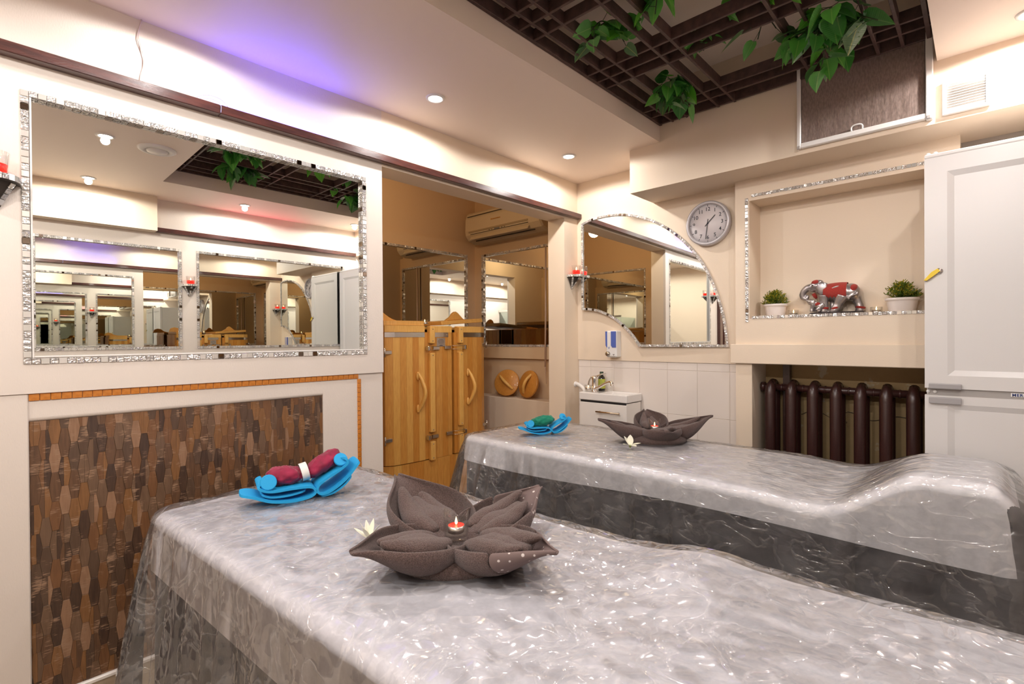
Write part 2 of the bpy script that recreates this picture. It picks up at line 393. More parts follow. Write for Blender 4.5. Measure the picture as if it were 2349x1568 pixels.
def strip(parent, pts, nrm, side, W, pitch, gap=0.0012, ind=True, name='mosaic_tile', wts=None):
    """tiles along the polyline pts; nrm = facing normal, tiles lie to `side` (+1/-1) of the line"""
    nrm = Vector(nrm); seg = []; tot = 0.0
    P = [Vector(p) for p in pts]
    for a, c in zip(P[:-1], P[1:]): seg.append((a, c, tot, (c-a).length)); tot += (c-a).length
    n = max(1, round(tot/pitch)); pt = tot/n
    rnd = random.Random(int(tot*9973)+len(pts)); me = tiles(round(pt-gap, 5), round(W-gap, 5)) if ind else None
    mb = None if ind else MB()
    for i in range(n):
        s = pt*(i+0.5)
        for a, c, t0, ln in seg:
            if t0-1e-9 <= s <= t0+ln+1e-9: break
        d = (c-a).normalized(); q = a + d*(s-t0); y = nrm.cross(d)*side
        # slight unevenness of hand-set tiles
        tl = Matrix.Rotation(rnd.uniform(-0.03, 0.03), 4, 'X') @ Matrix.Rotation(rnd.uniform(-0.03, 0.03), 4, 'Y')
        M = frame_m(q + y*(W/2) + nrm*rnd.uniform(-0.0006, 0.0006), d, nrm.cross(d), nrm) @ tl
        k = rnd.choices(range(5), wts or MOSW)[0]
        if ind: inst(name, me[k], parent, M)
        else: mb.mi = k; mb.box(-pt/2+gap/2, -W/2+gap/2, -0.004, pt/2-gap/2, W/2-gap/2, 0, M=M)
    if not ind:
        o = mb.build(name+'s', MOS, parent, props={'kind': 'stuff'}); return o
def rect_mirror(name, label, loc, ax, n, u0, v0, u1, v1, face, depth, ind, W=TW, tilt=0.0, cat='mirror', pitch=0.0205):
    """mirror in a wall: ax = wall axis, n = +1/-1 facing; (u, v) = (y or x, z) outside of border"""
    def pt(u, v, h): return (face+n*h, u, v) if ax == 'x' else (u, face+n*h, v)
    t = thing(name, label, cat, loc)
    nv = (n, 0, 0) if ax == 'x' else (0, n, 0)
    iu0, iv0, iu1, iv1 = u0+W, v0+W, u1-W, v1-W
    m_ = MB(); m_.mi = 0
    q = [pt(iu0-0.004, iv0-0.004, -depth), pt(iu1+0.004, iv0-0.004, -depth), pt(iu1+0.004, iv1+0.004, -depth), pt(iu0-0.004, iv1+0.004, -depth)]
    q2 = [pt(iu0-0.004, iv0-0.004, -depth-0.004), pt(iu1+0.004, iv0-0.004, -depth-0.004), pt(iu1+0.004, iv1+0.004, -depth-0.004), pt(iu0-0.004, iv1+0.004, -depth-0.004)]
    m_._add(q+q2, [(0, 1, 2, 3), (7, 6, 5, 4), (0, 4, 5, 1), (1, 5, 6, 2), (2, 6, 7, 3), (3, 7, 4, 0)])
    m_.build('mirror_glass', MIRR, t)
    flip = 1 if ax == 'x' and n > 0 or ax == 'y' and n < 0 else -1
    c = [(u0, v0), (u1, v0), (u1, v1), (u0, v1)]
    # left and right strips run the full height, top and bottom between them
    H = 0.004
    sides = [((u0, v0), (u0, v1), -1), ((u1, v0), (u1, v1), 1), ((iu0, v0), (iu1, v0), 1), ((iu0, v1), (iu1, v1), -1)]
    for (a, c_, s) in sides: strip(t, [pt(*a, H), pt(*c_, H)], nv, s*flip, W, pitch, ind=ind)
    # reveal tiles lining the recess, joined
    mb = MB(); rnd = random.Random(5)
    R = [((iu0, iv0), (iu0, iv1)), ((iu1, iv0), (iu1, iv1)), ((iu0, iv0), (iu1, iv0)), ((iu0, iv1), (iu1, iv1))]
    for (a, c_) in R:
        ln = math.hypot(c_[0]-a[0], c_[1]-a[1]); k = round(ln/pitch)
        for i in range(k):
            f0, f1 = (i+0.05)/k, (i+0.95)/k
            p0 = (a[0]+(c_[0]-a[0])*f0, a[1]+(c_[1]-a[1])*f0); p1 = (a[0]+(c_[0]-a[0])*f1, a[1]+(c_[1]-a[1])*f1)
            mb.mi = rnd.choices(range(5), MOSW)[0]
            # sits just inside the opening
            iu = (0.0015 if a[0] == c_[0] and a[0] == iu0 else -0.0015 if a[0] == c_[0] else 0); iv = (0.0015 if a[1] == c_[1] and a[1] == iv0 else -0.0015 if a[1] == c_[1] else 0)
            mb._add([pt(p0[0]+iu, p0[1]+iv, -depth+0.001), pt(p1[0]+iu, p1[1]+iv, -depth+0.001), pt(p1[0]+iu, p1[1]+iv, 0.002), pt(p0[0]+iu, p0[1]+iv, 0.002)], [(0, 1, 2, 3)])
    mb.build('reveal_tiles', MOS, t, props={'kind': 'stuff'}, recalc=False)
    return t
bigm = rect_mirror('wall_mirror', 'large rectangular mirror with silver mosaic border on the left wall', (0, 0.68, MZ0), 'x', 1, MY0, MZ0, MY1, MZ1, 0.0, 0.016, True)
g_ = MB(); g_.box(-0.0155, MY0+TW+0.001, MZ0+TW, 0.003, MY0+TW+0.006, MZ1-TW, bev=0.001); g_.box(-0.0155, MY0+TW+0.006, MZ0+TW+0.001, 0.003, MY1-TW, MZ0+TW+0.006, bev=0.001); g_.build('grout_strip', GLUE, bigm)
rect_mirror('wall_mirror', 'squarish mirror on the opposite wall, seen left of the red candle in the big mirror', (ROOMX, 0.69, 1.24), 'x', -1, 0.25, 1.24, 1.13, 2.045, ROOMX, 0.012, False)
rect_mirror('wall_mirror', 'long mirror on the opposite wall reaching behind the refrigerator, seen in the big mirror', (ROOMX, 1.9, 1.24), 'x', -1, 1.235, 1.24, 2.55, 2.045, ROOMX, 0.012, False)
rect_mirror('wall_mirror', 'mosaic-edged mirror in the alcove behind the left door of the wooden barrel', (AX, 2.4, 1.233), 'x', 1, 0.93, 1.233, 3.105, 2.08, AX, 0.010, False)
rect_mirror('wall_mirror', 'mosaic-edged mirror in the alcove under the air conditioner', (-0.7, AY, 1.233), 'y', -1, -1.252, 1.233, -0.18, 2.08, AY, 0.010, False)

rect_mirror('wall_mirror', 'mosaic-edged mirror on the near end wall of the alcove, seen in the fan-shaped mirror', (-0.86, 0.78, 1.233), 'y', 1, -1.248, 1.233, -0.472, 2.08, 0.78, 0.010, False)
# curved mirror over the basin: quarter-round top right, bitten lower left
def curve_top(k=30):
    out = []                                # from upper left corner down to lower right
    c0 = [(0.058, 2.114), (0.13, 2.133), (0.20, 2.141), (0.29, 2.141), (0.40, 2.128), (0.52, 2.093), (0.64, 2.033), (0.76, 1.945), (0.87, 1.825), (0.95, 1.70), (1.01, 1.555), (1.05, 1.40), (1.068, 1.243)]
    return [(p.x, p.z) for p in smooth_path([(a, 0, c) for a, c in c0], 6)]
def curve_bite():
    c0 = [(0.500, 1.243), (0.45, 1.310), (0.385, 1.375), (0.30, 1.437), (0.20, 1.481), (0.12, 1.497), (0.058, 1.501)]
    return [(p.x, p.z) for p in smooth_path([(a, 0, c) for a, c in c0], 6)]
t = thing('curved_mirror', 'fan-shaped mirror with curved silver mosaic edge above the wash basin', 'mirror', (0.55, BACKY, 1.24))
top, bite = curve_top(), curve_bite()
outer = top + bite                          # clockwise seen from the room
b = MB(); n_ = len(outer)
YB = BACKY-0.001
ins = []
for i in range(n_):                         # inset outline for the glass
    a, c, d = Vector(outer[i-1]), Vector(outer[i]), Vector(outer[(i+1) % n_])
    e1, e2 = (c-a), (d-c)
    e1 = e1.normalized() if e1.length > 1e-6 else e2.normalized(); e2 = e2.normalized() if e2.length > 1e-6 else e1
    n1, n2 = Vector((e1.y, -e1.x)), Vector((e2.y, -e2.x)); nn = (n1+n2).normalized(); k = 0.014/max(0.35, nn.dot(n1))
    ins.append((c.x+nn.x*k, c.y+nn.y*k))
def tiltY(x): return -0.004 - (1.07-x)*0.026  # the pane leans a little out of the wall's plane on its left
def interp(pl, x):
    pl = sorted(pl)
    if x <= pl[0][0]: return pl[0][1]
    for (xa, za), (xb, zb) in zip(pl[:-1], pl[1:]):
        if xa <= x <= xb: return za+(zb-za)*(x-xa)/max(1e-9, xb-xa)
    return pl[-1][1]
tp_, bt_ = ins[:len(top)], ins[len(top):]
gx = [ins[-1][0]+(max(p[0] for p in tp_)-ins[-1][0])*(i/90) for i in range(91)]
rowb, rowt = [], []
for x in gx:
    zb = interp(bt_, x) if x < max(p[0] for p in bt_) else min(p[1] for p in ins); zt = max(zb+1e-4, interp(tp_, x))
    rowb.append((x, YB+tiltY(x), zb)); rowt.append((x, YB+tiltY(x), zt))
b.grid([rowb, rowt], smooth=False); b.build('mirror_glass', MIRR, t)
b = MB()
for i in range(n_):
    (x0, z0), (x1, z1) = outer[i], outer[(i+1) % n_]
    (a0, c0), (a1, c1) = ins[i], ins[(i+1) % n_]
    hf0, hf1 = YB+tiltY(a0)-0.006, YB+tiltY(a1)-0.006
    b._add([(x0, YB, z0), (x1, YB, z1), (x1, hf1, z1), (x0, hf0, z0), (a0, YB+tiltY(a0), c0), (a1, YB+tiltY(a1), c1), (a0, hf0, c0), (a1, hf1, c1)],
           [(0, 1, 2, 3), (3, 2, 7, 6), (6, 7, 5, 4)])
b.build('border_bed', GLUE, t)
hface = lambda x: YB+tiltY(x)-0.0085
for line in (top, bite + [bite[-1]], [bite[-1], top[0]], [top[-1], bite[0]]):
    q = [line[0]]
    for p in line[1:]:
        if (Vector(p)-Vector(q[-1])).length > 1e-5: q.append(p)
    strip(t, [(x, hface(x), z) for x, z in q], (0, -1, 0), -1, 0.0165, 0.0172)

# niche border and amber glass strip
t = thing('mosaic_border', 'silver mosaic strip edging the elephant niche', 'mosaic trim', (NX0, NY, NZ0))
HN = NY-0.004
strip(t, [(1.2, HN, 1.383), (1.2, HN, 2.062)], (0, -1, 0), 1, 0.017, 0.0178)
strip(t, [(1.217, HN, 2.062), (1.955, HN, 2.062)], (0, -1, 0), 1, 0.017, 0.0178)
strip(t, [(1.217, HN, 1.400), (1.955, HN, 1.400)], (0, -1, 0), 1, 0.017, 0.0178)
AMB = mat('amber_glass_tile', (0.62, 0.22, 0.03), 0.12, var=(60, (0.50, 0.16, 0.015), 3), coat=0.6)
t = thing('amber_tile_trim', 'line of small amber glass tiles framing the wood mosaic on the left wall', 'mosaic trim', (0, 0.1, 1.12))
am1 = tile_mesh(0.0243, 0.0225, 0.005, AMB); am2 = tile_mesh(0.0205, 0.0185, 0.005, AMB)
for i in range(44): inst('glass_tile', am1, t, frame_m((-0.0055, 0.116+0.0254*i, 1.1305), (0, 1, 0), (0, 0, 1), (1, 0, 0)))
for i in range(48): inst('glass_tile', am2, t, frame_m((-0.0055, 1.2245, 1.107-0.0216*i), (0, 0, 1), (0, -1, 0), (1, 0, 0)))

# ------------------------------------------------------------------ wood mosaic: long hexagons
def barn(name, a, bcol, scratch):
    mt, nt, p = newmat(name); L = nt.links
    tc = nd(nt, 'ShaderNodeTexCoord'); oi = nd(nt, 'ShaderNodeObjectInfo')
    sc = nd(nt, 'ShaderNodeVectorMath', operation='SCALE'); sc.inputs[3].default_value = 37.0
    L.new(oi.outputs['Location'], sc.inputs[0]); va = nd(nt, 'ShaderNodeVectorMath', operation='ADD'); L.new(tc.outputs['Object'], va.inputs[0]); L.new(sc.outputs[0], va.inputs[1])
    mp = nd(nt, 'ShaderNodeMapping'); mp.inputs['Scale'].default_value = (1, 1, 0.10); L.new(va.outputs[0], mp.inputs['Vector'])
    n1 = nd(nt, 'ShaderNodeTexNoise', i_Scale=180.0, i_Detail=6.0); L.new(mp.outputs['Vector'], n1.inputs['Vector'])
    r1 = nd(nt, 'ShaderNodeValToRGB'); r1.color_ramp.elements[0].position = 0.3; r1.color_ramp.elements[1].position = 0.7
    r1.color_ramp.elements[0].color = c4(a); r1.color_ramp.elements[1].color = c4(bcol); L.new(n1.outputs['Fac'], r1.inputs['Fac'])
    mp2 = nd(nt, 'ShaderNodeMapping'); mp2.inputs['Scale'].default_value = (1, 0.18, 2.2); L.new(va.outputs[0], mp2.inputs['Vector'])
    n2 = nd(nt, 'ShaderNodeTexNoise', i_Scale=210.0, i_Detail=2.0); L.new(mp2.outputs['Vector'], n2.inputs['Vector'])
    n3 = nd(nt, 'ShaderNodeTexNoise', i_Scale=26.0, i_Detail=1.0); L.new(va.outputs[0], n3.inputs['Vector'])
    mu = nd(nt, 'ShaderNodeMath', operation='MULTIPLY'); L.new(n2.outputs['Fac'], mu.inputs[0]); L.new(n3.outputs['Fac'], mu.inputs[1])
    r2 = nd(nt, 'ShaderNodeValToRGB'); r2.color_ramp.elements[0].position = 0.36-0.05*scratch; r2.color_ramp.elements[1].position = 0.42-0.05*scratch; L.new(mu.outputs[0], r2.inputs['Fac'])
    mx = nd(nt, 'ShaderNodeMix', data_type='RGBA'); L.new(r2.outputs['Color'], mx.inputs[0]); L.new(r1.outputs['Color'], mx.inputs[6]); mx.inputs[7].default_value = (0.30, 0.18, 0.11, 1)
    L.new(mx.outputs[2], p.inputs['Base Color']); p.inputs['Roughness'].default_value = 0.42; p.inputs['Coat Weight'].default_value = 0.15
    return mt
BARN = [barn('mosaic_wood_%s' % n, a, c, s) for n, a, c, s in (
    ('umber', (0.085, 0.040, 0.020), (0.135, 0.066, 0.032), 0.6), ('ebony', (0.042, 0.021, 0.013), (0.075, 0.038, 0.022), 0.3), ('russet', (0.165, 0.072, 0.025), (0.23, 0.105, 0.038), 0.4),
    ('grey', (0.115, 0.062, 0.034), (0.16, 0.090, 0.052), 0.7), ('tan', (0.22, 0.115, 0.062), (0.29, 0.16, 0.092), 1.0), ('chestnut', (0.13, 0.055, 0.022), (0.18, 0.080, 0.032), 0.4), ('smoke', (0.074, 0.039, 0.022), (0.10, 0.056, 0.034), 0.9))]
t = thing('wood_mosaic_panel', 'brown wall panel of long hexagonal wood tiles low on the left wall', 'wall panel', (-0.012, 0.575, 0.19))
def clip(poly, ax, v, keep_less):
    out = []
    for i in range(len(poly)):
        p, q = poly[i-1], poly[i]
        ip = (p[ax] <= v) == keep_less or p[ax] == v; iq = (q[ax] <= v) == keep_less or q[ax] == v
        if ip != iq:
            f = (v-p[ax])/(q[ax]-p[ax]); out.append((p[0]+(q[0]-p[0])*f, p[1]+(q[1]-p[1])*f))
        if iq: out.append(q)
    return out
PY0, PY1, PZ0, PZ1 = 0.104, 1.047, 0.191, 1.0545
WM, WT, HH = 0.0300, 0.0165, 0.092
pitch = (WM+WT)/2
hexp = [(-WT/2, -HH/2), (WT/2, -HH/2), (WM/2-0.0, 0.0), (WT/2, HH/2), (-WT/2, HH/2), (-WM/2, 0.0)]
hexp = [(a*0.985, c*0.995) for a, c in hexp]
hx_me = [mesh_of(MB().prism(hexp, -0.004, 0.0, M=frame_m((0, 0, 0), (0, 1, 0), (0, 0, 1), (1, 0, 0)), bev=0.0007), 'wood_tile', x) for x in BARN]
cells = []
for i in range(-1, int((PY1-PY0)/pitch)+2):
    for j in range(-1, int((PZ1-PZ0)/HH)+2):
        cy, cz = PY0+0.012+pitch*i, PZ1-0.03-HH*j + (HH/2 if i % 2 else 0)
        if cy+WM/2 < PY0 or cy-WM/2 > PY1 or cz+HH/2 < PZ0 or cz-HH/2 > PZ1: continue
        full = cy-WM/2 >= PY0 and cy+WM/2 <= PY1 and cz-HH/2 >= PZ0 and cz+HH/2 <= PZ1
        cells.append((cy, cz, full))
# the tiles that show (not behind the massage table) come first
def shows(c): return 0 if (c[1] > 0.70 or c[0] < 0.45 and c[1] > 0.30 or c[0] < 0.36) else 1
cells.sort(key=lambda c: (shows(c), c[0]))
rnd = random.Random(11); rest = MB(); cnt = 0
for (cy, cz, full) in cells:
    k = rnd.choices(range(7), [4, 3, 4, 3, 2.2, 4, 3])[0]; dx = -0.0145 + rnd.uniform(-0.0006, 0.0008)
    M = Matrix.Translation((dx, cy, cz))
    poly = [(a+cy, c+cz) for a, c in hexp]
    if not full:
        for ax, v, kl in ((0, PY0, False), (0, PY1, True), (1, PZ0, False), (1, PZ1, True)): poly = clip(poly, ax, v, kl) if poly else poly
        if len(poly) < 3: continue
    split = rnd.random() < 0.30
    halves = [poly]
    if split:
        xs_ = cy + rnd.uniform(-0.004, 0.004)
        halves = [clip(poly, 0, xs_-0.0002, True), clip(poly, 0, xs_+0.0002, False)]; full = False
        halves = [h for h in halves if len(h) >= 3 and abs(max(p[0] for p in h)-min(p[0] for p in h)) > 0.001]
    for poly in halves:
      cnt += 1; dx += rnd.uniform(-0.0004, 0.0004)
      if split: k = rnd.choices(range(7), [4, 3, 4, 3, 2.2, 4, 3])[0]
      if cnt <= 298:
        if full: inst('wood_tile', hx_me[k], t, M)
        else: MB().prism(poly, dx-0.004, dx, M=frame_m((0, 0, 0), (0, 1, 0), (0, 0, 1), (1, 0, 0))).build('wood_tile', BARN[k], t)
      else:
        rest.mi = k; rest.prism(poly, dx-0.004, dx, M=frame_m((0, 0, 0), (0, 1, 0), (0, 0, 1), (1, 0, 0)))
rest.build('wood_tiles', BARN, t, props={'kind': 'stuff'})

# ------------------------------------------------------------------ ceiling lattice
t = thing('ceiling_lattice', 'dark brown wooden lattice set into the ceiling recess', 'lattice', (1.39, 1.78, 2.50))
XS = [0.803, 0.875, 0.957, 1.128, 1.211, 1.561, 1.643, 1.810, 1.893, 1.978]
YS = [0.905, 0.985, 1.378, 1.463, 1.553, 1.930, 2.011, 2.090, 2.455, 2.541, 2.652]
LZ0, LZ1 = 2.506, 2.556
rnd = random.Random(3)
for i, x in enumerate(XS):
    w_ = 0.016 if i in (0, 9) else 0.0125
    MB().box(x-w_/2, RY0+0.004, LZ0+rnd.uniform(-0.0015, 0.001), x+w_/2, RY1-0.004, LZ1, bev=0.0015).build('slat', LATW, t)
for i, y in enumerate(YS):
    MB().box(RX0+0.004, y-0.006, LZ0+0.001+rnd.uniform(-0.0015, 0.001), RX1-0.004, y+0.006, LZ1-0.002, bev=0.0015).build('slat', LATW, t)

# ------------------------------------------------------------------ artificial vines on the lattice
def leafmat(name, col, col2, vein):
    mt, nt, p = newmat(name); L = nt.links
    tc = nd(nt, 'ShaderNodeTexCoord'); sp = nd(nt, 'ShaderNodeSeparateXYZ'); L.new(tc.outputs['Object'], sp.inputs[0])
    ab = nd(nt, 'ShaderNodeMath', operation='ABSOLUTE'); L.new(sp.outputs['Y'], ab.inputs[0])
    rp = nd(nt, 'ShaderNodeValToRGB'); rp.color_ramp.elements[0].position = 0.0; rp.color_ramp.elements[0].color = c4(vein)
    rp.color_ramp.elements[1].position = 0.03; rp.color_ramp.elements[1].color = c4(col); e = rp.color_ramp.elements.new(0.5); e.color = c4(col2)
    L.new(ab.outputs[0], rp.inputs['Fac']); L.new(rp.outputs['Color'], p.inputs['Base Color']); p.inputs['Roughness'].default_value = 0.35
    n = nd(nt, 'ShaderNodeTexWave', i_Scale=5.0); L.new(tc.outputs['Object'], n.inputs['Vector'])
    bp = nd(nt, 'ShaderNodeBump', i_Strength=0.12, i_Distance=0.02); L.new(n.outputs['Fac'], bp.inputs['Height']); L.new(bp.outputs['Normal'], p.inputs['Normal'])
    tr = nd(nt, 'ShaderNodeBsdfTranslucent'); tr.inputs[0].default_value = c4([min(1, v*1.6) for v in col2]); mx = nd(nt, 'ShaderNodeMixShader'); mx.inputs[0].default_value = 0.25
    L.new(p.outputs[0], mx.inputs[1]); L.new(tr.outputs[0], mx.inputs[2]); L.new(mx.outputs[0], nt.nodes['Material Output'].inputs['Surface'])
    return mt
LEAFM = [leafmat('vine_leaf_deep', (0.026, 0.135, 0.022), (0.045, 0.21, 0.032), (0.14, 0.30, 0.07)), leafmat('vine_leaf_mid', (0.060, 0.25, 0.035), (0.09, 0.34, 0.05), (0.24, 0.42, 0.09)),
         leafmat('vine_leaf_bright', (0.07, 0.30, 0.02), (0.10, 0.38, 0.03), (0.22, 0.42, 0.06)), leafmat('vine_leaf_dusty', (0.055, 0.13, 0.045), (0.08, 0.17, 0.06), (0.35, 0.38, 0.10))]
STEMM = mat('vine_stem', (0.03, 0.05, 0.015), 0.6)
def leaf_mesh(mt, wid, droop, name='leaf'):
    """heart-shaped leaf of unit length along +x, folded on its midrib"""
    prof = [(0.0, 0.06), (-0.06, 0.22), (0.08, wid*0.92), (0.28, wid), (0.52, wid*0.82), (0.75, wid*0.46), (0.9, wid*0.18), (1.0, 0.0)]
    xs = [0.0, 0.0, 0.10, 0.28, 0.52, 0.75, 0.9, 1.0]
    b = MB(); rows = []
    for (x, h), xc in zip(prof, xs):
        z = -droop*xc*xc
        rows.append([(x, -h, z+h*0.28-h*h*0.2), (x*0.5+xc*0.5, -h*0.5, z+h*0.17), (xc, 0, z), (x*0.5+xc*0.5, h*0.5, z+h*0.17), (x, h, z+h*0.28-h*h*0.2)])
    b.grid(rows); return mesh_of(b, name, mt)
LEAVES = [leaf_mesh(LEAFM[k], wd, dr) for k in range(4) for wd, dr in ((0.43, 0.10), (0.37, 0.22))]
def vine(label, c, spread, n, size, seed, wt=(4, 3, 1, 1), down=0.6, strands=4, drop=0.10):
    """cluster of leaves round point c (z = where it hangs on the lattice)"""
    rnd = random.Random(seed); t = thing('vine_garland', label, 'artificial vine', c, group='artificial vines on the ceiling lattice')
    C0 = Vector(c); stems = MB(); k = 0
    for s in range(strands):
        a = 2*PI*s/strands + rnd.uniform(-0.5, 0.5); r = rnd.uniform(0.5, 1.0)
        e = C0 + Vector((math.cos(a)*spread[0]*r, math.sin(a)*spread[1]*r, -rnd.uniform(0.2, 1.0)*drop))
        pts = smooth_path([C0+Vector((0, 0, 0.03)), C0*0.6+e*0.4+Vector((0, 0, 0.035)), e], 5); stems.tube(pts, 0.0022, 5)
        for i in range(n//strands):
            f = rnd.uniform(0.12, 1.0); p = pts[min(len(pts)-1, int(f*(len(pts)-1)))]
            az = rnd.uniform(0, 2*PI); el = -rnd.uniform(0.05, 1.25)*down*1.3
            off = Vector((math.cos(az), math.sin(az), 0))*rnd.uniform(0.01, 0.05) + Vector((0, 0, rnd.uniform(-0.03, 0.01)))
            q = p+off; stems.tube([p, q], 0.0013, 4)
            sz = size*rnd.uniform(0.75, 1.15)
            M = Matrix.Translation(q) @ Matrix.Rotation(az, 4, 'Z') @ Matrix.Rotation(-el, 4, 'Y') @ Matrix.Rotation(rnd.uniform(-0.7, 0.7), 4, 'X') @ Matrix.Scale(sz, 4)
            mk = rnd.choices(range(4), wt)[0]*2 + rnd.randint(0, 1)
            inst('leaf', LEAVES[mk], t, M); k += 1
    stems.build('stem', STEMM, t)
    return t
vine('large dense vine bunch on the lattice above the dark screen', (1.70, 2.27, 2.515), (0.20, 0.17), 72, 0.098, 21, (4, 3, 0.5, 2), down=0.75, strands=6, drop=0.11)
vine('sparse vine sprig with big dusty heart-shaped leaves left of the large bunch', (1.50, 2.16, 2.535), (0.07, 0.09), 5, 0.088, 22, (0, 1, 0, 4), down=0.5, strands=3, drop=0.03)
vine('compact dark vine tuft hanging at the far left corner of the lattice', (1.035, 2.30, 2.515), (0.06, 0.07), 36, 0.084, 23, (5, 2, 0.3, 0.3), down=0.8, strands=5, drop=0.10)
vine('loose vine spray with branching stems over the left side of the lattice', (1.02, 1.75, 2.55), (0.10, 0.16), 30, 0.076, 24, (2, 4, 1.2, 0.5), down=0.45, strands=4, drop=0.04)
vine('bright green vine leaves at the top edge of the photo, middle of the lattice', (1.29, 1.68, 2.53), (0.07, 0.09), 12, 0.092, 25, (1, 2, 4, 0), down=0.7, strands=3, drop=0.04)
vine('small vine sprig with rounded leaves on the bars right of the dark tuft', (1.27, 2.07, 2.54), (0.08, 0.07), 12, 0.055, 26, (3, 4, 1, 0), down=0.5, strands=3, drop=0.03)
vine('thin vine with two bright leaves lying over the middle double bar', (1.50, 1.96, 2.55), (0.12, 0.07), 8, 0.075, 27, (1, 2, 3, 0), down=0.5, strands=2, drop=0.02)
vine('vine bunch at the near end of the lattice, seen in the big mirror', (1.22, 1.12, 2.515), (0.16, 0.14), 34, 0.10, 28, (4, 3, 1, 0.5), down=0.75, strands=5, drop=0.09)
vine('hanging vine bunch near the near right of the lattice, seen in the big mirror', (1.66, 1.28, 2.515), (0.15, 0.16), 30, 0.10, 29, (4, 3, 1, 0.5), down=0.75, strands=5, drop=0.09)

# ------------------------------------------------------------------ downlights
LENS = mat('lamp_lens', (1, 1, 1), 0.3, emit=((1.0, 0.95, 0.88), 40.0))
LL = ['recessed downlight in the left ceiling strip, at the top edge of the photo', 'recessed downlight in the left ceiling strip, middle of three', 'recessed downlight in the left ceiling strip, nearest the corner over the basin',
      'recessed downlight by the opposite wall over the boxed duct, seen in the big mirror', 'recessed downlight in the right ceiling strip, middle one seen in the big mirror', 'recessed downlight at the top right corner of the photo above the white vent',
      'recessed downlight beside the round ceiling vent, brightest in the big mirror', 'added fill downlight behind the camera by the dark door', 'added fill downlight behind the camera in the middle of the ceiling', 'added fill downlight behind the camera near the shower cabin']
for k, ((lx, ly), lab) in enumerate(zip(LAMPS, LL)):
    if k == 0:
        t = thing('ceiling_downlight', lab, 'ceiling light', (lx, ly, CEIL), group='recessed ceiling downlights')
        MB().lathe([(0.030, -0.002), (0.033, -0.006), (0.042, -0.005), (0.044, 0.0)], 24).build('ring', WPLAS, t, local=True)
        MB().lathe([(0.0, -0.0035), (0.030, -0.003), (0.030, -0.001)], 20).build('lens', LENS, t, local=True)
        dl0 = t
    else: dup(dl0, (lx, ly, CEIL), lab)
t = thing('ceiling_vent', 'round white ceiling vent seen in the big mirror', 'vent', (1.33, 0.72, CEIL))
MB().lathe([(0.095, 0.0), (0.095, -0.006), (0.085, -0.012), (0.062, -0.014), (0.058, -0.004), (0.05, -0.004)], 32).build('rim', WPLAS, t, local=True)
MB().lathe([(0.052, -0.010), (0.05, -0.018), (0.0, -0.022)], 32).build('disc', WPLAS, t, local=True)
# ================================================================== wooden steam barrel in the alcove
BYC, BHW, BXF, BXB = 2.325, 0.465, -0.745, -1.28           # centre y, half width, front x, back x
def bfront(y): u = (y-BYC)/BHW; return BXF - 0.035*u*u - 0.10*max(0.0, abs(u)-0.86)**1.0*2.0
t = thing('steam_barrel', 'honey-coloured wooden steam barrel with two doors standing in the alcove', 'steam barrel', (-1.0, BYC, FZ))
def stave(y0, y1, z0, z1, th, proud, mt, name='stave'):
    x0, x1 = bfront(y0)+proud, bfront(y1)+proud
    g = 0.0006
    poly = [(x0, y0+g), (x0-th, y0+g), (x1-th, y1-g), (x1, y1-g)]
    return MB().prism([(p[0], p[1]) for p in poly], z0, z1, bev=0.0015).build(name, mt, t)
rnd = random.Random(4)
# body below the doors and the centre post, staves all the way across
ys = [BYC-BHW+2*BHW*i/16 for i in range(17)]
for i in range(16): stave(ys[i], ys[i+1], FZ+0.045, 0.442, 0.030, 0.0, PINE[rnd.choice((0, 0, 1, 2))])
MB().box(BXB+0.02, BYC-BHW+0.03, FZ, BXF-0.045, BYC+BHW-0.03, FZ+0.05).build('plinth', SKIRT, t)
cy = [2.205, 2.262, 2.318, 2.368, 2.410]
for i in range(4): stave(cy[i], cy[i+1], 0.444, 1.352, 0.030, 0.0, PINE[(2, 0, 2, 0)[i]])
stave(2.205, 2.410, 1.352, 1.398, 0.03, 0.002, PINEL, 'rim_block')
# sides and back
for s in (-1, 1):
    y0 = BYC+s*BHW; xs = [bfront(y0)-0.03-i*(bfront(y0)-0.03-BXB)/7 for i in range(8)]
    for i in range(7):
        bulge = lambda x: y0+s*0.0
        MB().box(xs[i+1]+0.0006, min(y0, y0-s*0.028), FZ+0.045, xs[i]-0.0006, max(y0, y0-s*0.028), 1.395, bev=0.0012).build('stave', PINE[i % 3], t)
MB().box(BXB, BYC-BHW, FZ+0.045, BXB+0.028, BYC+BHW, 1.395).build('back_panel', PINE[0], t)
MB().box(BXB+0.02, BYC-BHW+0.02, 1.372, BXF-0.05, BYC+BHW-0.02, 1.392, bev=0.002).build('top_board', PINE[1], t)
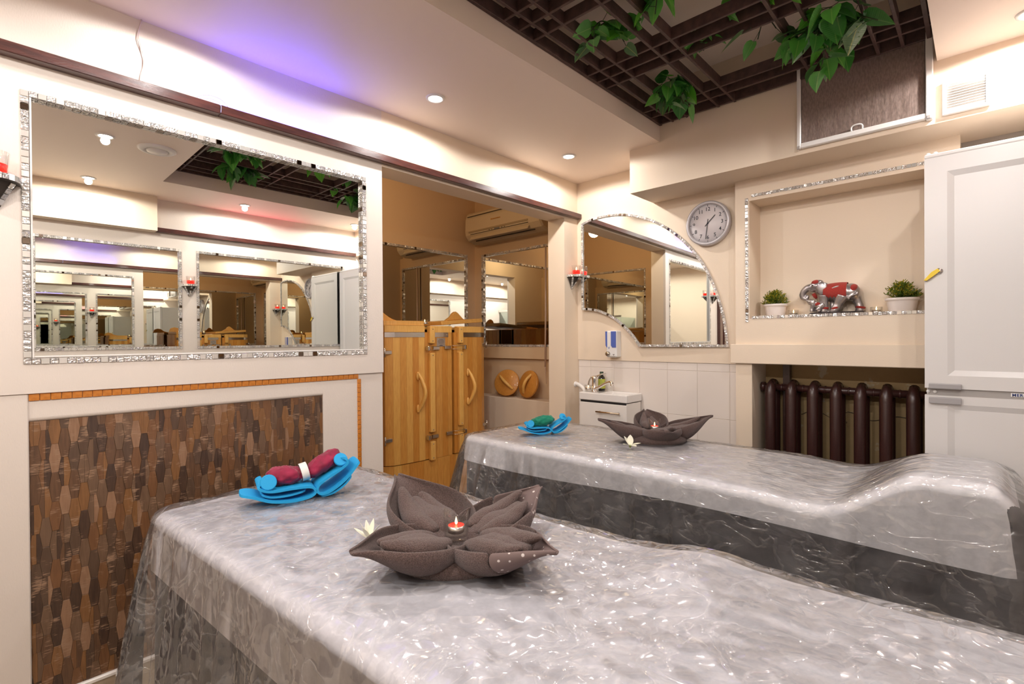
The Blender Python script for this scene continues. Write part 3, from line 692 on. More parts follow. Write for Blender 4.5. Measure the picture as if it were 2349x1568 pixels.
# black strip standing in for the shade in the gap beside the right door
MB().box(-0.80, 2.411, 0.444, BXF-0.022, 2.424, 1.395).build('gap_shade', BLACK, t)
def bdoor(y0, y1, proud, n, pal):
    d = bpy.data.objects.new('barrel_door', None); COL.objects.link(d); d.parent = t; MW[d.name] = MW[t.name].copy()
    for i in range(n):
        a, c = y0+(y1-y0)*i/n, y0+(y1-y0)*(i+1)/n; g = 0.0005
        x0, x1 = bfront(a)+proud, bfront(c)+proud
        MB().prism([(x0, a+g), (x0-0.03, a+g), (x1-0.03, c-g), (x1, c-g)], 0.448, 1.352, bev=0.0012).build('stave', PINE[pal[i]], d)
    k = 10; P1, P2 = [], []
    ya = [y0+(y1-y0)*i/k for i in range(k+1)]
    poly = [(bfront(y)+proud+0.003, y) for y in ya] + [(bfront(y)-0.03+proud, y) for y in reversed(ya)]
    MB().prism(poly, 1.353, 1.398, bev=0.003).build('rim', PINEL, d)
    hp = [(bfront(y)+proud+0.0022, y) for y in ya] + [(bfront(y)+proud-0.001, y) for y in reversed(ya)]
    MB().prism(hp, 1.318, 1.351).build('hoop', STEEL, d)
    return d
dl = bdoor(1.868, 2.160, 0.004, 6, (0, 1, 0, 1, 2, 1)); dr = bdoor(2.455, 2.785, 0.010, 6, (1, 0, 2, 0, 2, 0))
for k, y in enumerate((2.178, 2.440)):                      # edge strips
    stave(y-0.018 if k else y-0.018, y+0.026 if k == 0 else y+0.015, 0.45, 1.352, 0.03, 0.004 if k == 0 else 0.010, PINE[2])
for (yc, zs, pr) in ((2.212, ((1.272, 1.392), (0.640, 1.206), (0.440, 0.575)), 0.0), (2.476, ((1.272, 1.392), (0.655, 1.206), (0.452, 0.600)), 0.008)):
    for (z0, z1) in zs:
        x = bfront(yc)+pr; MB().box(x+0.001, yc-0.022, z0, x+0.030, yc+0.022, z1, bev=0.006, seg=2).build('batten', PINEL, t)
        for zz in (z0+0.018, z1-0.018): MB().lathe([(0.0, 0.0015), (0.004, 0.001), (0.0042, -0.002)], 10, M=frame_m((x+0.0305, yc, zz), (0, 1, 0), (0, 0, 1), (1, 0, 0))).build('screw', STEEL, t)
MB().prism([(bfront(y)+0.0022, y) for y in (2.234, 2.28, 2.33, 2.375)] + [(bfront(y)-0.001, y) for y in (2.375, 2.33, 2.28, 2.234)], 1.318, 1.351).build('hoop', STEEL, t)
MB().lathe([(0, 0.003), (0.004, 0.002), (0.005, 0)], 10, M=frame_m((bfront(2.362)+0.002, 2.362, 1.334), (0, 1, 0), (0, 0, 1), (1, 0, 0))).build('screw', CHROME, t)
# over-centre latches
def latch(ya, yb, z, pr, open_):
    b = MB(); x = BXF+0.004; s = 1 if yb > ya else -1
    b.box(x, min(ya, ya+s*0.055), z-0.013, x+0.012, max(ya, ya+s*0.055), z+0.013, bev=0.003)
    b.tube([(x+0.008, ya+s*0.05, z-0.012), (x+0.03, ya+s*0.085, z-0.013), (x+0.034, yb-s*0.02, z-0.013), (x+0.034, yb-s*0.02, z+0.013), (x+0.03, ya+s*0.085, z+0.013), (x+0.008, ya+s*0.05, z+0.012)], 0.0018, 6)
    b.box(x+0.0, min(yb, yb-s*0.016), z-0.016, x+0.034, max(yb, yb-s*0.016), z+0.016, bev=0.003)
    b.build('latch', STEEL, t)
for z in (1.238, 0.605): latch(2.285 if z > 1 else 2.27, 2.165, z, 0, 0); latch(2.335 if z > 1 else 2.345, 2.525, z+0.004, 0.01, 0)
def wood_handle(yc, z0, z1, pr, par):
    x = bfront(yc)+pr; H = z1-z0
    pts = smooth_path([(x+0.012, yc-0.012, z0), (x+0.016, yc-0.006, z0+0.05*H), (x+0.040, yc+0.004, z0+0.22*H), (x+0.060, yc+0.013, z0+0.5*H), (x+0.040, yc+0.004, z0+0.78*H), (x+0.016, yc-0.006, z0+0.95*H), (x+0.012, yc-0.012, z1)], 5)
    b = MB(); b.tube(pts, [0.011 + 0.008*math.sin(PI*i/(len(pts)-1))**2 for i in range(len(pts))], 10, flat=0.75)
    b.ell((x+0.008, yc-0.010, z0+0.022), (0.010, 0.013, 0.030)); b.ell((x+0.008, yc-0.010, z1-0.022), (0.010, 0.013, 0.030))
    b.build('door_handle', PINEL, par)
wood_handle(2.108, 0.795, 1.068, 0.004, dl); wood_handle(2.570, 0.805, 1.070, 0.010, dr)
for (y, z) in ((2.768, 1.255), (2.768, 0.62), (1.885, 1.215), (1.885, 0.62)):
    x = bfront(y)+0.012; s = 1 if y > BYC else -1
    b = MB(); b.box(x-0.002, y-0.03, z-0.014, x+0.006, y+0.03, z+0.014, bev=0.004); b.tube([(x+0.004, y+s*0.03, z-0.03), (x+0.004, y+s*0.03, z+0.03)], 0.006, 8); b.build('hinge', STEEL, t)
np_ = MB().box(BXF+0.001, 2.268, 1.249, BXF+0.003, 2.345, 1.312, bev=0.001).build('name_plate', mat('plate_metal', (0.46, 0.40, 0.35), 0.35, metal=0.8), t)
b = MB()                                                    # worn, unreadable print on the plate
for k, (yy, ww) in enumerate(((2.29, 0.034), (2.279, 0.052), (2.277, 0.056), (2.284, 0.044))):
    yv = yy
    while yv < yy+ww:
        l = rnd.uniform(0.003, 0.009); b.box(BXF+0.003, yv, 1.299-0.009*k, BXF+0.0034, min(yv+l, yy+ww), 1.303-0.009*k); yv += l+0.002
b.ell((BXF+0.003, 2.307, 1.257), (0.0008, 0.018, 0.005)); b.build('plate_print', mat('plate_ink', (0.12, 0.10, 0.10), 0.6), np_)
# lids lying on top
t = thing('barrel_lid', 'flat pine lid with peaked handle lying on the left half of the barrel', 'lid', (-1.0, 2.0, 1.398))
MB().prism([(bfront(y)-0.008, y) for y in (1.87, 1.95, 2.05, 2.165)] + [(-1.24, 2.165), (-1.24, 1.87)], 1.400, 1.432, bev=0.003).build('lid_board', PINEL, t)
MB().prism([(1.80, 1.432), (2.02, 1.432), (1.94, 1.455), (1.905, 1.485), (1.86, 1.495), (1.82, 1.48)], -0.90, -0.86, M=frame_m((0, 0, 0), (0, 1, 0), (0, 0, 1), (1, 0, 0)), bev=0.004).build('lid_handle', PINEL, t)
t = thing('barrel_lid', 'pine lid with peaked handle lying tilted on the right half of the barrel', 'lid', (-1.0, 2.35, 1.402), rx=math.radians(4.2))
b = MB(); b.box(-0.24, 0.0, 0.004, 0.215, 0.415, 0.034, bev=0.004); b.build('lid_board', PINEL, t, local=True)
b = MB(); b.prism([(0.11, 0.034), (0.30, 0.034), (0.265, 0.05), (0.235, 0.088), (0.215, 0.10), (0.19, 0.088), (0.17, 0.064)], 0.10, 0.135, M=frame_m((0, 0, 0), (0, 1, 0), (0, 0, 1), (1, 0, 0)), bev=0.004); b.build('lid_handle', PINEL, t, local=True)

# round lids leaning on the ledge
def round_lid(label, x, tilt, hang):
    t = thing('round_lid', label, 'lid', (x, 3.125, 0.800), group='round wooden lids on the ledge', rx=0)
    M = Matrix.Rotation(tilt[1], 4, 'Z') @ Matrix.Rotation(PI/2-tilt[0], 4, 'X')      # disc axis roughly facing -y
    M = Matrix.Translation((0, 0, 0.118*math.cos(tilt[0])+0.010)) @ M
    MB().lathe([(0.0, -0.012), (0.110, -0.012), (0.115, -0.006), (0.115, 0.008), (0.110, 0.012), (0.0, 0.012)], 40, M=M).build('disc', PINE[2], t, local=True)
    H = M @ Matrix.Rotation(hang, 4, 'Z')
    pts = smooth_path([(-0.085, 0, 0.012), (-0.07, 0, 0.022), (-0.035, 0.0, 0.040), (0.0, 0, 0.046), (0.035, 0, 0.040), (0.07, 0, 0.022), (0.085, 0, 0.012)], 4)
    MB().tube(pts, [0.010+0.004*math.sin(PI*i/(len(pts)-1)) for i in range(len(pts))], 8, M=H).build('lid_handle', PINEL, t, local=True)
round_lid('round pine lid with a straight slanting handle, nearer the barrel', -0.865, (0.28, 0.35), math.radians(-40))
round_lid('round pine lid with an arched upright handle, nearer the pillar', -0.615, (0.25, -0.15), math.radians(72))

# ------------------------------------------------------------------ air conditioner
ACM = mat('aged_ivory_plastic', (0.62, 0.50, 0.34), 0.45)
t = thing('air_conditioner', 'ivory split air conditioner high in the alcove corner', 'air conditioner', (-0.8, AY, 2.17))
prof = [(0.0, 2.165), (-0.10, 2.162), (-0.165, 2.185), (-0.198, 2.225), (-0.205, 2.26), (-0.20, 2.36), (-0.185, 2.41), (-0.16, 2.43), (0.0, 2.43)]
MB().prism(prof, -1.245, -0.375, M=frame_m((0, AY, 0), (0, 1, 0), (0, 0, 1), (1, 0, 0)), bev=0.012).build('housing', ACM, t)
DARK = mat('ac_shadow_gap', (0.05, 0.035, 0.025), 0.7)
b = MB(); b.box(-1.20, AY-0.2075, 2.243, -0.50, AY-0.195, 2.258, bev=0.002); b.build('panel_recess', mat('ac_recess', (0.40, 0.30, 0.18), 0.5), t)
def acline(x0, x1, pts, w_, name, mt):
    b = MB()
    b.tube([(x0, AY+pts[0], pts[1]), (x1, AY+pts[0], pts[1])], w_, 6); b.build(name, mt, t)
MB().box(-1.19, -0.004, -0.030, -0.50, 0.004, 0.030, bev=0.003, M=Matrix.Translation((0, AY-0.186, 2.205)) @ Matrix.Rotation(math.radians(-37), 4, 'X')).build('louvre', ACM, t)
acline(-1.18, -0.50, (-0.2005, 2.229), 0.0025, 'louvre_gap', DARK); acline(-1.16, -0.47, (-0.150, 2.1755), 0.0045, 'outlet_slot', DARK); acline(-1.19, -0.50, (-0.184, 2.2085), 0.0012, 'louvre_gap', DARK)
MB().box(-1.22, AY-0.203, 2.385, -0.40, AY-0.196, 2.390).build('grille_gap', DARK, t)
MB().box(-0.88, AY-0.2035, 2.232, -0.82, AY-0.199, 2.242).build('display', mat('ac_display', (0.22, 0.22, 0.22), 0.3), t)
for x in (-0.94, -0.91, -0.79, -0.76): MB().box(x-0.006, AY-0.2035, 2.235, x+0.006, AY-0.199, 2.239).build('indicator', DARK, t)
b = MB()                                                   # small illegible maker's lettering
xx = -0.92
for k in range(8): b.box(xx, AY-0.2055, 2.318, xx+0.011, AY-0.2035, 2.326+0.002*(k == 0)); xx += 0.0145
b.build('lettering', mat('ac_print', (0.55, 0.25, 0.05), 0.5), t)
# cable on the alcove wall, with tip
solo(MB().tube([(-0.475, 3.188, 2.06), (-0.478, 3.186, 1.5), (-0.486, 3.186, 1.07)], 0.007, 8).tube([(-0.486, 3.186, 1.07), (-0.486, 3.186, 1.05), (-0.48, 3.185, 0.99), (-0.474, 3.186, 0.93)], [0.007, 0.005, 0.002, 0.0015], 8),
     'drain_cord', mat('pinkish_cord', (0.62, 0.42, 0.30), 0.5), 'thin beige cord hanging down the alcove wall beside the pillar', 'cord', (-0.475, 3.188, 1.5))

# ------------------------------------------------------------------ wash basin cabinet
PORC = mat('white_porcelain', (0.84, 0.80, 0.77), 0.12, coat=0.4)
t = thing('basin_cabinet', 'small white wall cabinet with a slim porcelain hand basin on top', 'basin', (0.325, 2.87, FZ))
MB().box(0.150, 2.786, 0.30, 0.503, 2.962, 0.884, bev=0.002).build('cabinet_body', WPAINT, t)
dr_ = MB().box(0.148, 2.778, 0.56, 0.505, 2.789, 0.876, bev=0.002).build('drawer', WPAINT, t)
MB().box(0.148, 2.778, 0.31, 0.505, 2.789, 0.555, bev=0.002).build('door', WPAINT, t)
MB().box(0.155, 2.780, 0.877, 0.50, 2.79, 0.8895).build('shadow_gap', BLACK, t)
b = MB(); hz = 0.823
b.tube([(0.293, 2.752, hz), (0.468, 2.752, hz)], 0.0055, 8)
for x in (0.31, 0.451): b.tube([(x, 2.752, hz), (x, 2.78, hz)], 0.0045, 8)
b.build('handle', mat('brass_steel', (0.60, 0.48, 0.34), 0.25, metal=1.0), dr_)
b = MB()                                                   # basin: rim with sunken bowl
b.box(0.143, 2.776, 0.890, 0.509, 2.794, 0.940, bev=0.006, seg=2); b.box(0.143, 2.945, 0.890, 0.509, 2.968, 0.940, bev=0.004); b.box(0.143, 2.79, 0.890, 0.300, 2.95, 0.940, bev=0.004); b.box(0.492, 2.79, 0.890, 0.509, 2.95, 0.940, bev=0.004); b.box(0.295, 2.79, 0.888, 0.495, 2.95, 0.900)
b.build('basin', PORC, t)
t = thing('faucet', 'chrome lever tap on the left of the hand basin', 'faucet', (0.212, 2.86, 0.940))
b = MB(); b.lathe([(0.021, 0.0), (0.021, 0.006), (0.016, 0.012), (0.016, 0.075), (0.019, 0.09), (0.014, 0.105), (0.0, 0.110)], 20); b.build('tap_body', CHROME, t, local=True)
b = MB(); b.tube(smooth_path([(0.008, -0.004, 0.018), (0.05, -0.012, 0.035), (0.10, -0.02, 0.062), (0.14, -0.026, 0.074), (0.155, -0.028, 0.068)], 5), [0.010]*9+[0.0095]*8+[0.010]*4, 10); b.lathe([(0.012, -0.012), (0.012, 0.008), (0.0, 0.010)], 14, M=Matrix.Translation((0.157, -0.028, 0.062))); b.build('spout', CHROME, t, local=True)
b = MB(); b.tube(smooth_path([(0.0, 0, 0.10), (-0.02, -0.006, 0.095), (-0.036, -0.01, 0.068), (-0.040, -0.012, 0.040)], 4), [0.010, 0.010, 0.009, 0.009, 0.009, 0.008, 0.008, 0.008, 0.008, 0.008, 0.008, 0.008, 0.008], 8, flat=0.7); b.tube([(0.01, 0, 0.10), (0.05, 0.01, 0.118), (0.082, 0.015, 0.124)], [0.008, 0.0045, 0.004], 8); b.build('lever', CHROME, t, local=True)
t = thing('oil_bottle', 'dark glass oil bottle with yellow-green label behind the tap', 'bottle', (0.228, 2.925, 0.940))
b = MB(); b.lathe([(0.0, 0.0), (0.022, 0.0), (0.024, 0.003), (0.024, 0.088), (0.018, 0.100), (0.011, 0.106), (0.011, 0.116)], 20); b.build('bottle_glass', mat('dark_brown_glass', (0.012, 0.008, 0.005), 0.08, coat=0.5), t, local=True)
MB().lathe([(0.0245, 0.018), (0.0247, 0.019), (0.0247, 0.082), (0.0245, 0.083)], 20).build('label', mat('yellow_label', (0.50, 0.50, 0.07), 0.5, var=(60, (0.32, 0.36, 0.06), 4)), t, local=True)
MB().lathe([(0.013, 0.108), (0.013, 0.132), (0.0, 0.133)], 18).build('cap', mat('bottle_cap', (0.03, 0.05, 0.03), 0.25), t, local=True)
t = thing('grab_elbow', 'white curved pipe stub left of the basin', 'pipe', (0.03, 2.93, 0.95))
MB().tube(smooth_path([(-0.012, 2.935, 0.972), (0.02, 2.93, 0.975), (0.055, 2.925, 0.962), (0.085, 2.92, 0.938), (0.09, 2.92, 0.90)], 5), 0.0135, 12).build('pipe', PORC, t)
MB().tube([(0.001, 2.935, 0.972), (0.006, 2.934, 0.973)], 0.020, 14).build('flange', PORC, t)

# soap dispenser
t = thing('soap_dispenser', 'white wall soap dispenser with two blue windows over the basin', 'soap dispenser', (0.313, BACKY, 1.175))
b = MB(); b.prism([(0.272, 1.178), (0.284, 1.172), (0.344, 1.172), (0.354, 1.178), (0.355, 1.345), (0.348, 1.352), (0.278, 1.352), (0.271, 1.345)], 0.0, 0.062, M=frame_m((0, BACKY, 0), (1, 0, 0), (0, 0, 1), (0, -1, 0)), bev=0.010); b.build('housing', WPLAS, t)
BLUE = mat('blue_window', (0.10, 0.15, 0.46), 0.12, coat=0.5)
for (x0, x1) in ((0.2705, 0.285), (0.314, 0.352)):
    MB().prism([(x0, 1.347), (x1, 1.347), (x1, 1.238), (x0+0.010 if x0 > 0.3 else x1-0.003, 1.238), (x0 if x0 > 0.3 else x0+0.002, 1.252)], 0.060, 0.0645, M=frame_m((0, BACKY, 0), (1, 0, 0), (0, 0, 1), (0, -1, 0)), bev=0.001).build('window', BLUE, t)
MB().lathe([(0.0, 0.080), (0.013, 0.079), (0.016, 0.074), (0.016, 0.058)], 24, M=frame_m((0.292, BACKY, 1.196), (1, 0, 0), (0, 0, 1), (0, -1, 0))).build('push_button', mat('pewter', (0.40, 0.36, 0.30), 0.2, metal=1.0), t)
MB().box(0.2965, BACKY-0.064, 1.230, 0.301, BACKY-0.060, 1.243).build('level_slot', BLUE, t)
b = MB(); b.box(0.328, BACKY-0.0632, 1.191, 0.342, BACKY-0.0615, 1.194); b.box(0.3335, BACKY-0.0632, 1.183, 0.336, BACKY-0.0615, 1.193); b.build('emblem', mat('grey_print', (0.15, 0.14, 0.14), 0.5), t)

# ------------------------------------------------------------------ wall clock
t = thing('wall_clock', 'round silver-rimmed wall clock with black numerals showing half past one', 'clock', (0.957, BACKY, 1.972))
CM = frame_m((0, 0, 0), (1, 0, 0), (0, 0, 1), (0, -1, 0))
CR = 0.131
MB().lathe([(CR-0.004, 0.0), (CR, 0.012), (CR, 0.034), (CR-0.006, 0.043), (CR-0.016, 0.043), (CR-0.020, 0.030)], 56, M=CM).build('rim', mat('silver_grey_rim', (0.52, 0.49, 0.50), 0.35, metal=0.25), t, local=True)
MB().lathe([(0.0, 0.028), (CR-0.018, 0.028), (CR-0.018, 0.004)], 48, M=CM).build('dial', mat('clock_dial', (0.70, 0.64, 0.64), 0.35), t, local=True)
INK = mat('clock_ink', (0.03, 0.03, 0.035), 0.5)
for h in range(1, 13):
    a = math.radians(90-30*h)
    text_part('numeral', str(h), 0.030, INK, t, CM @ Matrix.Translation((0.083*math.cos(a), 0.083*math.sin(a), 0.0288)), offset=0.0003)
    MB().box(0.099, -0.0014, 0.0281, 0.109, 0.0014, 0.0291, M=CM @ Matrix.Rotation(a, 4, 'Z')).build('hour_mark', INK, t, local=True)
b = MB()
for k in range(60):
    if k % 5: b.box(0.103, -0.0003, 0.0281, 0.107, 0.0003, 0.0286, M=CM @ Matrix.Rotation(math.radians(6*k), 4, 'Z'))
b.build('minute_marks', mat('fine_grey_ink', (0.35, 0.33, 0.34), 0.5), t, local=True, props={'kind': 'stuff'})
for nm, ang, l0, l1, w_, z in (('hour_hand', 90-30*1.52, -0.022, 0.062, 0.0024, 0.031), ('minute_hand', 90-6*31.2, -0.025, 0.092, 0.0020, 0.033)):
    MB().box(l0, -w_, z, l1, w_, z+0.001, M=CM @ Matrix.Rotation(math.radians(ang), 4, 'Z')).build(nm, INK, t, local=True)
MB().lathe([(0.0, 0.035), (0.004, 0.0345), (0.0045, 0.028)], 14, M=CM).build('hub', INK, t, local=True)

# ------------------------------------------------------------------ window screen and vent grille on the soffit
t = thing('window_screen', 'roll-down dark mesh screen in a white frame on the soffit', 'window screen', (1.745, SFY, 2.18))
SCRM = mat('crinkled_dark_mesh', (0.27, 0.20, 0.172), 0.30, bump=(38, 1.0), stretch=(1.0, 1, 0.35), var=(160, (0.19, 0.138, 0.118), 2), spec=0.7)
MB().box(1.512, SFY-0.012, 2.205, 1.965, SFY-0.004, 2.60).build('mesh_screen', SCRM, t)
for a in ((1.497, 2.185, 1.513, 2.62), (1.965, 2.18, 1.989, 2.62)): MB().box(a[0], SFY-0.026, a[1], a[2], SFY, a[3], bev=0.003).build('side_rail', WPLAS, t)
MB().box(1.512, SFY-0.024, 2.185, 1.966, SFY, 2.208, bev=0.003).build('bottom_bar', WPLAS, t)
b = MB(); b.tube(smooth_path([(1.712, SFY-0.02, 2.207), (1.712, SFY-0.024, 2.222), (1.722, SFY-0.026, 2.229), (1.742, SFY-0.026, 2.229), (1.752, SFY-0.024, 2.222), (1.752, SFY-0.02, 2.207)], 4), 0.0035, 8); b.build('pull_handle', WPLAS, t)
for x in (1.505, 1.975): MB().box(x-0.007, SFY-0.030, 2.181, x+0.007, SFY-0.020, 2.196, bev=0.002).build('corner_clip', mat('grey_clip', (0.35, 0.32, 0.30), 0.4), t)
b = MB(); b.box(1.505, SFY-0.0135, 2.207, 1.5145, SFY-0.011, 2.60); b.box(1.9625, SFY-0.0135, 2.207, 1.9655, SFY-0.011, 2.60); b.build('edge_gasket', BLACK, t)
t = thing('vent_grille', 'square white louvred vent grille on the soffit', 'vent', (2.085, SFY, 2.185))
gx0, gx1, gz0, gz1 = 2.016, 2.156, 2.184, 2.318
b = MB()
b.box(gx0, SFY-0.016, gz0, gx1, SFY, gz0+0.013, bev=0.002); b.box(gx0, SFY-0.016, gz1-0.013, gx1, SFY, gz1, bev=0.002); b.box(gx0, SFY-0.016, gz0+0.013, gx0+0.013, SFY, gz1-0.013, bev=0.002); b.box(gx1-0.013, SFY-0.016, gz0+0.013, gx1, SFY, gz1-0.013, bev=0.002)
b.build('frame', WPLAS, t)
for k in range(11):
    z = gz0+0.0175+0.0099*k; MB().box(-0.056, -0.007, -0.0012, 0.056, 0.007, 0.0012, M=Matrix.Translation((2.086, SFY-0.009, z)) @ Matrix.Rotation(math.radians(-38), 4, 'X')).build('slat', WPLAS, t)
MB().box(gx0+0.01, SFY-0.003, gz0+0.01, gx1-0.01, SFY-0.001, gz1-0.01).build('backing', mat('vent_dark', (0.30, 0.22, 0.16), 0.8), t)

# ------------------------------------------------------------------ cast iron radiator
RADM = mat('dark_red_brown_enamel', (0.036, 0.011, 0.010), 0.33, var=(200, (0.045, 0.016, 0.013), 2), coat=0.3, bump=(140, 0.12))
t = thing('radiator', 'dark brown cast iron column radiator in the recess under the niche', 'radiator', (1.6, 3.03, FZ))
rx = [1.276+0.1035*i for i in range(7)]
def rad_section():
    b = MB()
    for (yo, hw, hd) in ((-0.030, 0.0275, 0.026), (0.045, 0.030, 0.024)):
        rings = []
        for (z, k, lift) in ((0.34, 0.3, 0), (0.37, 0.8, 0), (0.40, 1, 0), (1.02, 1, 0), (1.045, 0.97, 0.004), (1.07, 0.72, 0.010), (1.085, 0.40, 0.016), (1.092, 0.08, 0.018)):
            row = []
            for j in range(14):
                a = 2*PI*j/14; ca, sa = math.cos(a), math.sin(a)
                px_, py_ = hw*k*abs(ca)**0.8*(1 if ca > 0 else -1), hd*(0.6*k+0.4)*abs(sa)**0.8*(1 if sa > 0 else -1)
                if j in (10, 11): py_ -= 0.004      # front ridge
                row.append((px_, yo+lift+py_, z-0.03))
            rings.append(row)
        b.grid(rings, closed=True)
    b.tube([(0, -0.02, 1.030), (0, 0.03, 1.048)], 0.022, 10)
    return mesh_of(b, 'section', RADM)
rs_ = rad_section()
for x in rx: inst('section', rs_, t, Matrix.Translation((x, 3.03, 0.0)))
b = MB(); b.tube([(1.222, 3.035, 1.022), (1.954, 3.035, 1.022)], 0.019, 14)
for i in range(6): b.tube([(rx[i]+0.0517-0.004, 3.035, 1.022), (rx[i]+0.0517+0.004, 3.035, 1.022)], 0.0215, 14)
b.tube([(1.222, 3.035, 1.022), (1.242, 3.035, 1.022)], 0.027, 12); b.build('top_pipe', RADM, t)
MB().tube([(1.222, 3.035, 0.40), (1.954, 3.035, 0.40)], 0.019, 12).build('bottom_pipe', RADM, t)
MB().box(1.318, 3.085, FZ, 1.352, 3.125, 1.157).build('rear_pipe', RADM, t)
b = MB(); b.tube(smooth_path([(1.40, 3.124, 0.87), (1.47, 3.124, 0.90), (1.56, 3.124, 0.86), (1.62, 3.124, 0.905), (1.72, 3.124, 0.87), (1.82, 3.124, 0.90), (1.90, 3.124, 0.885), (1.92, 3.124, 0.86)], 5), 0.0012, 5)
solo(b, 'thin_wire', BLACK, 'thin dark wire looping along the wall behind the radiator', 'wire', (1.6, 3.124, 0.88))

# ------------------------------------------------------------------ white refrigerator cabinet
FRM = mat('white_laminate', (0.71, 0.68, 0.66), 0.32, bump=(200, 0.05), stretch=(1, 1, 0.2))
GREYH = mat('grey_handle_plastic', (0.36, 0.34, 0.34), 0.4)
t = thing('refrigerator', 'tall white two-door refrigerator with framed door panels and grey grips', 'refrigerator', (2.26, 2.77, FZ))
FX0, FX1, FY = 1.971, 2.548, 2.49
MB().box(FX0+0.004, FY+0.035, FZ+0.01, FX1, 3.085, 1.985, bev=0.002).build('body', FRM, t)
def fdoor(z0, z1, pz0, pz1):
    d = MB()
    px0, px1, cf, dp = FX0+0.066, FX1-0.066, 0.020, 0.010
    o4 = [(FX0, z0), (FX1, z0), (FX1, z1), (FX0, z1)]; i4 = [(px0, pz0), (px1, pz0), (px1, pz1), (px0, pz1)]
    j4 = [(px0+cf, pz0+cf), (px1-cf, pz0+cf), (px1-cf, pz1-cf), (px0+cf, pz1-cf)]
    V = [(x, FY, z) for x, z in o4] + [(x, FY, z) for x, z in i4] + [(x, FY+dp, z) for x, z in j4] + [(x, FY+0.034, z) for x, z in o4]
    F = [(k, (k+1) % 4, 4+(k+1) % 4, 4+k) for k in range(4)] + [(4+k, 4+(k+1) % 4, 8+(k+1) % 4, 8+k) for k in range(4)] + [(8, 9, 10, 11)] + [((k+1) % 4, k, 12+k, 12+(k+1) % 4) for k in range(4)] + [(15, 14, 13, 12)]
    d._add(V, F); return d.build('door', FRM, t)
du = fdoor(1.102, 1.978, 1.151, 1.918); dw = fdoor(FZ+0.06, 1.075, FZ+0.14, 1.044)
for (d_, z0, z1) in ((du, 1.101, 1.121), (dw, 1.045, 1.069)):
    MB().box(1.984, FY-0.016, z0, 2.077, FY-0.001, z1, bev=0.003, seg=2).build('handle', GREYH, d_)
MB().box(FX0+0.01, FY+0.008, 1.074, FX1-0.01, FY+0.03, 1.103).build('door_gap', mat('gap_grey', (0.38, 0.35, 0.33), 0.6), t)
for x in (1.975, 1.995): MB().tube([(x+0.006, FY+0.004, 1.0885), (x+0.006, FY+0.012, 1.0885)], 0.006, 12).build('hinge_pin', WPLAS, t)
MB().box(FX0, FY+0.002, 1.980, FX1, FY+0.035, 1.994, bev=0.003).build('top_strip', FRM, t)
for x in (1.982, 2.003): MB().lathe([(0.0075, 0), (0.0075, 0.004), (0.004, 0.007), (0.0, 0.0075)], 14, M=Matrix.Translation((x, FY+0.012, 1.994))).build('hinge_cap', WPLAS, t)
MB().box(2.206, FY+0.004, 1.083, 2.33, FY+0.009, 1.097, bev=0.001).build('badge', WPLAS, t)
text_part('badge_lettering', 'MERIV', 0.0135, mat('navy_ink', (0.02, 0.04, 0.16), 0.4), t, MW[t.name].inverted() @ frame_m((2.209, FY+0.0035, 1.0855), (1, 0, 0), (0, 0, 1), (0, -1, 0)), space=1.15, offset=0.0004, center=False)
b = MB(); b.lathe([(0.0, 0.006), (0.010, 0.006), (0.012, 0.0)], 18, M=frame_m((2.014, FY, 1.545), (1, 0, 0), (0, 0, 1), (0, -1, 0))); b.build('lock', STEEL, t)
t = thing('key_tag', 'yellow plastic key stuck in the refrigerator door lock', 'key', (2.012, FY-0.006, 1.545))
MB().prism([(-0.004, 0.006), (-0.022, -0.006), (-0.045, -0.036), (-0.036, -0.038), (-0.012, -0.018), (0.004, -0.004)], -0.002, 0.003, M=Matrix.Translation((2.014, FY-0.012, 1.549)) @ frame_m((0, 0, 0), (1, 0, 0), (0, 0, 1), (0, -1, 0)) , bev=0.0008).build('key_head', mat('yellow_plastic', (0.80, 0.56, 0.02), 0.35), t)
MB().tube([(2.012, FY-0.014, 1.546), (2.012, FY-0.004, 1.545)], 0.003, 8).build('key_shaft', STEEL, t)

# ------------------------------------------------------------------ cables and LED loop
b = MB(); b.tube(smooth_path([(0.006, 0.396, 2.416), (0.008, 0.388, 2.36), (0.010, 0.396, 2.31), (0.009, 0.402, 2.27), (0.008, 0.392, 2.22), (0.010, 0.39, 2.19)], 6), 0.0016, 6); b.tube(smooth_path([(0.006, 0.398, 2.416), (0.010, 0.384, 2.35), (0.009, 0.400, 2.29), (0.010, 0.398, 2.24), (0.010, 0.388, 2.19)], 6), 0.0014, 6)
solo(b, 'lamp_cable', mat('pale_pink_cable', (0.62, 0.50, 0.46), 0.5), 'thin twisted pale cable running from the ceiling to the dark picture rail', 'cable', (0.008, 0.396, 2.3))
b = MB(); b.tube(smooth_path([(0.02, 0.55, 2.190), (0.03, 0.57, 2.206), (0.034, 0.60, 2.216), (0.035, 0.635, 2.212), (0.034, 0.66, 2.192)], 6), 0.0010, 6); b.tube(smooth_path([(0.025, 0.56, 2.191), (0.036, 0.585, 2.200), (0.0415, 0.61, 2.200), (0.0425, 0.632, 2.19), (0.0425, 0.632, 2.16)], 6), 0.0010, 6)
solo(b, 'led_wire', mat('blue_white_wire', (0.45, 0.45, 0.80), 0.5), 'small loop of LED wire standing up from the joint in the picture rail', 'wire', (0.03, 0.6, 2.19))
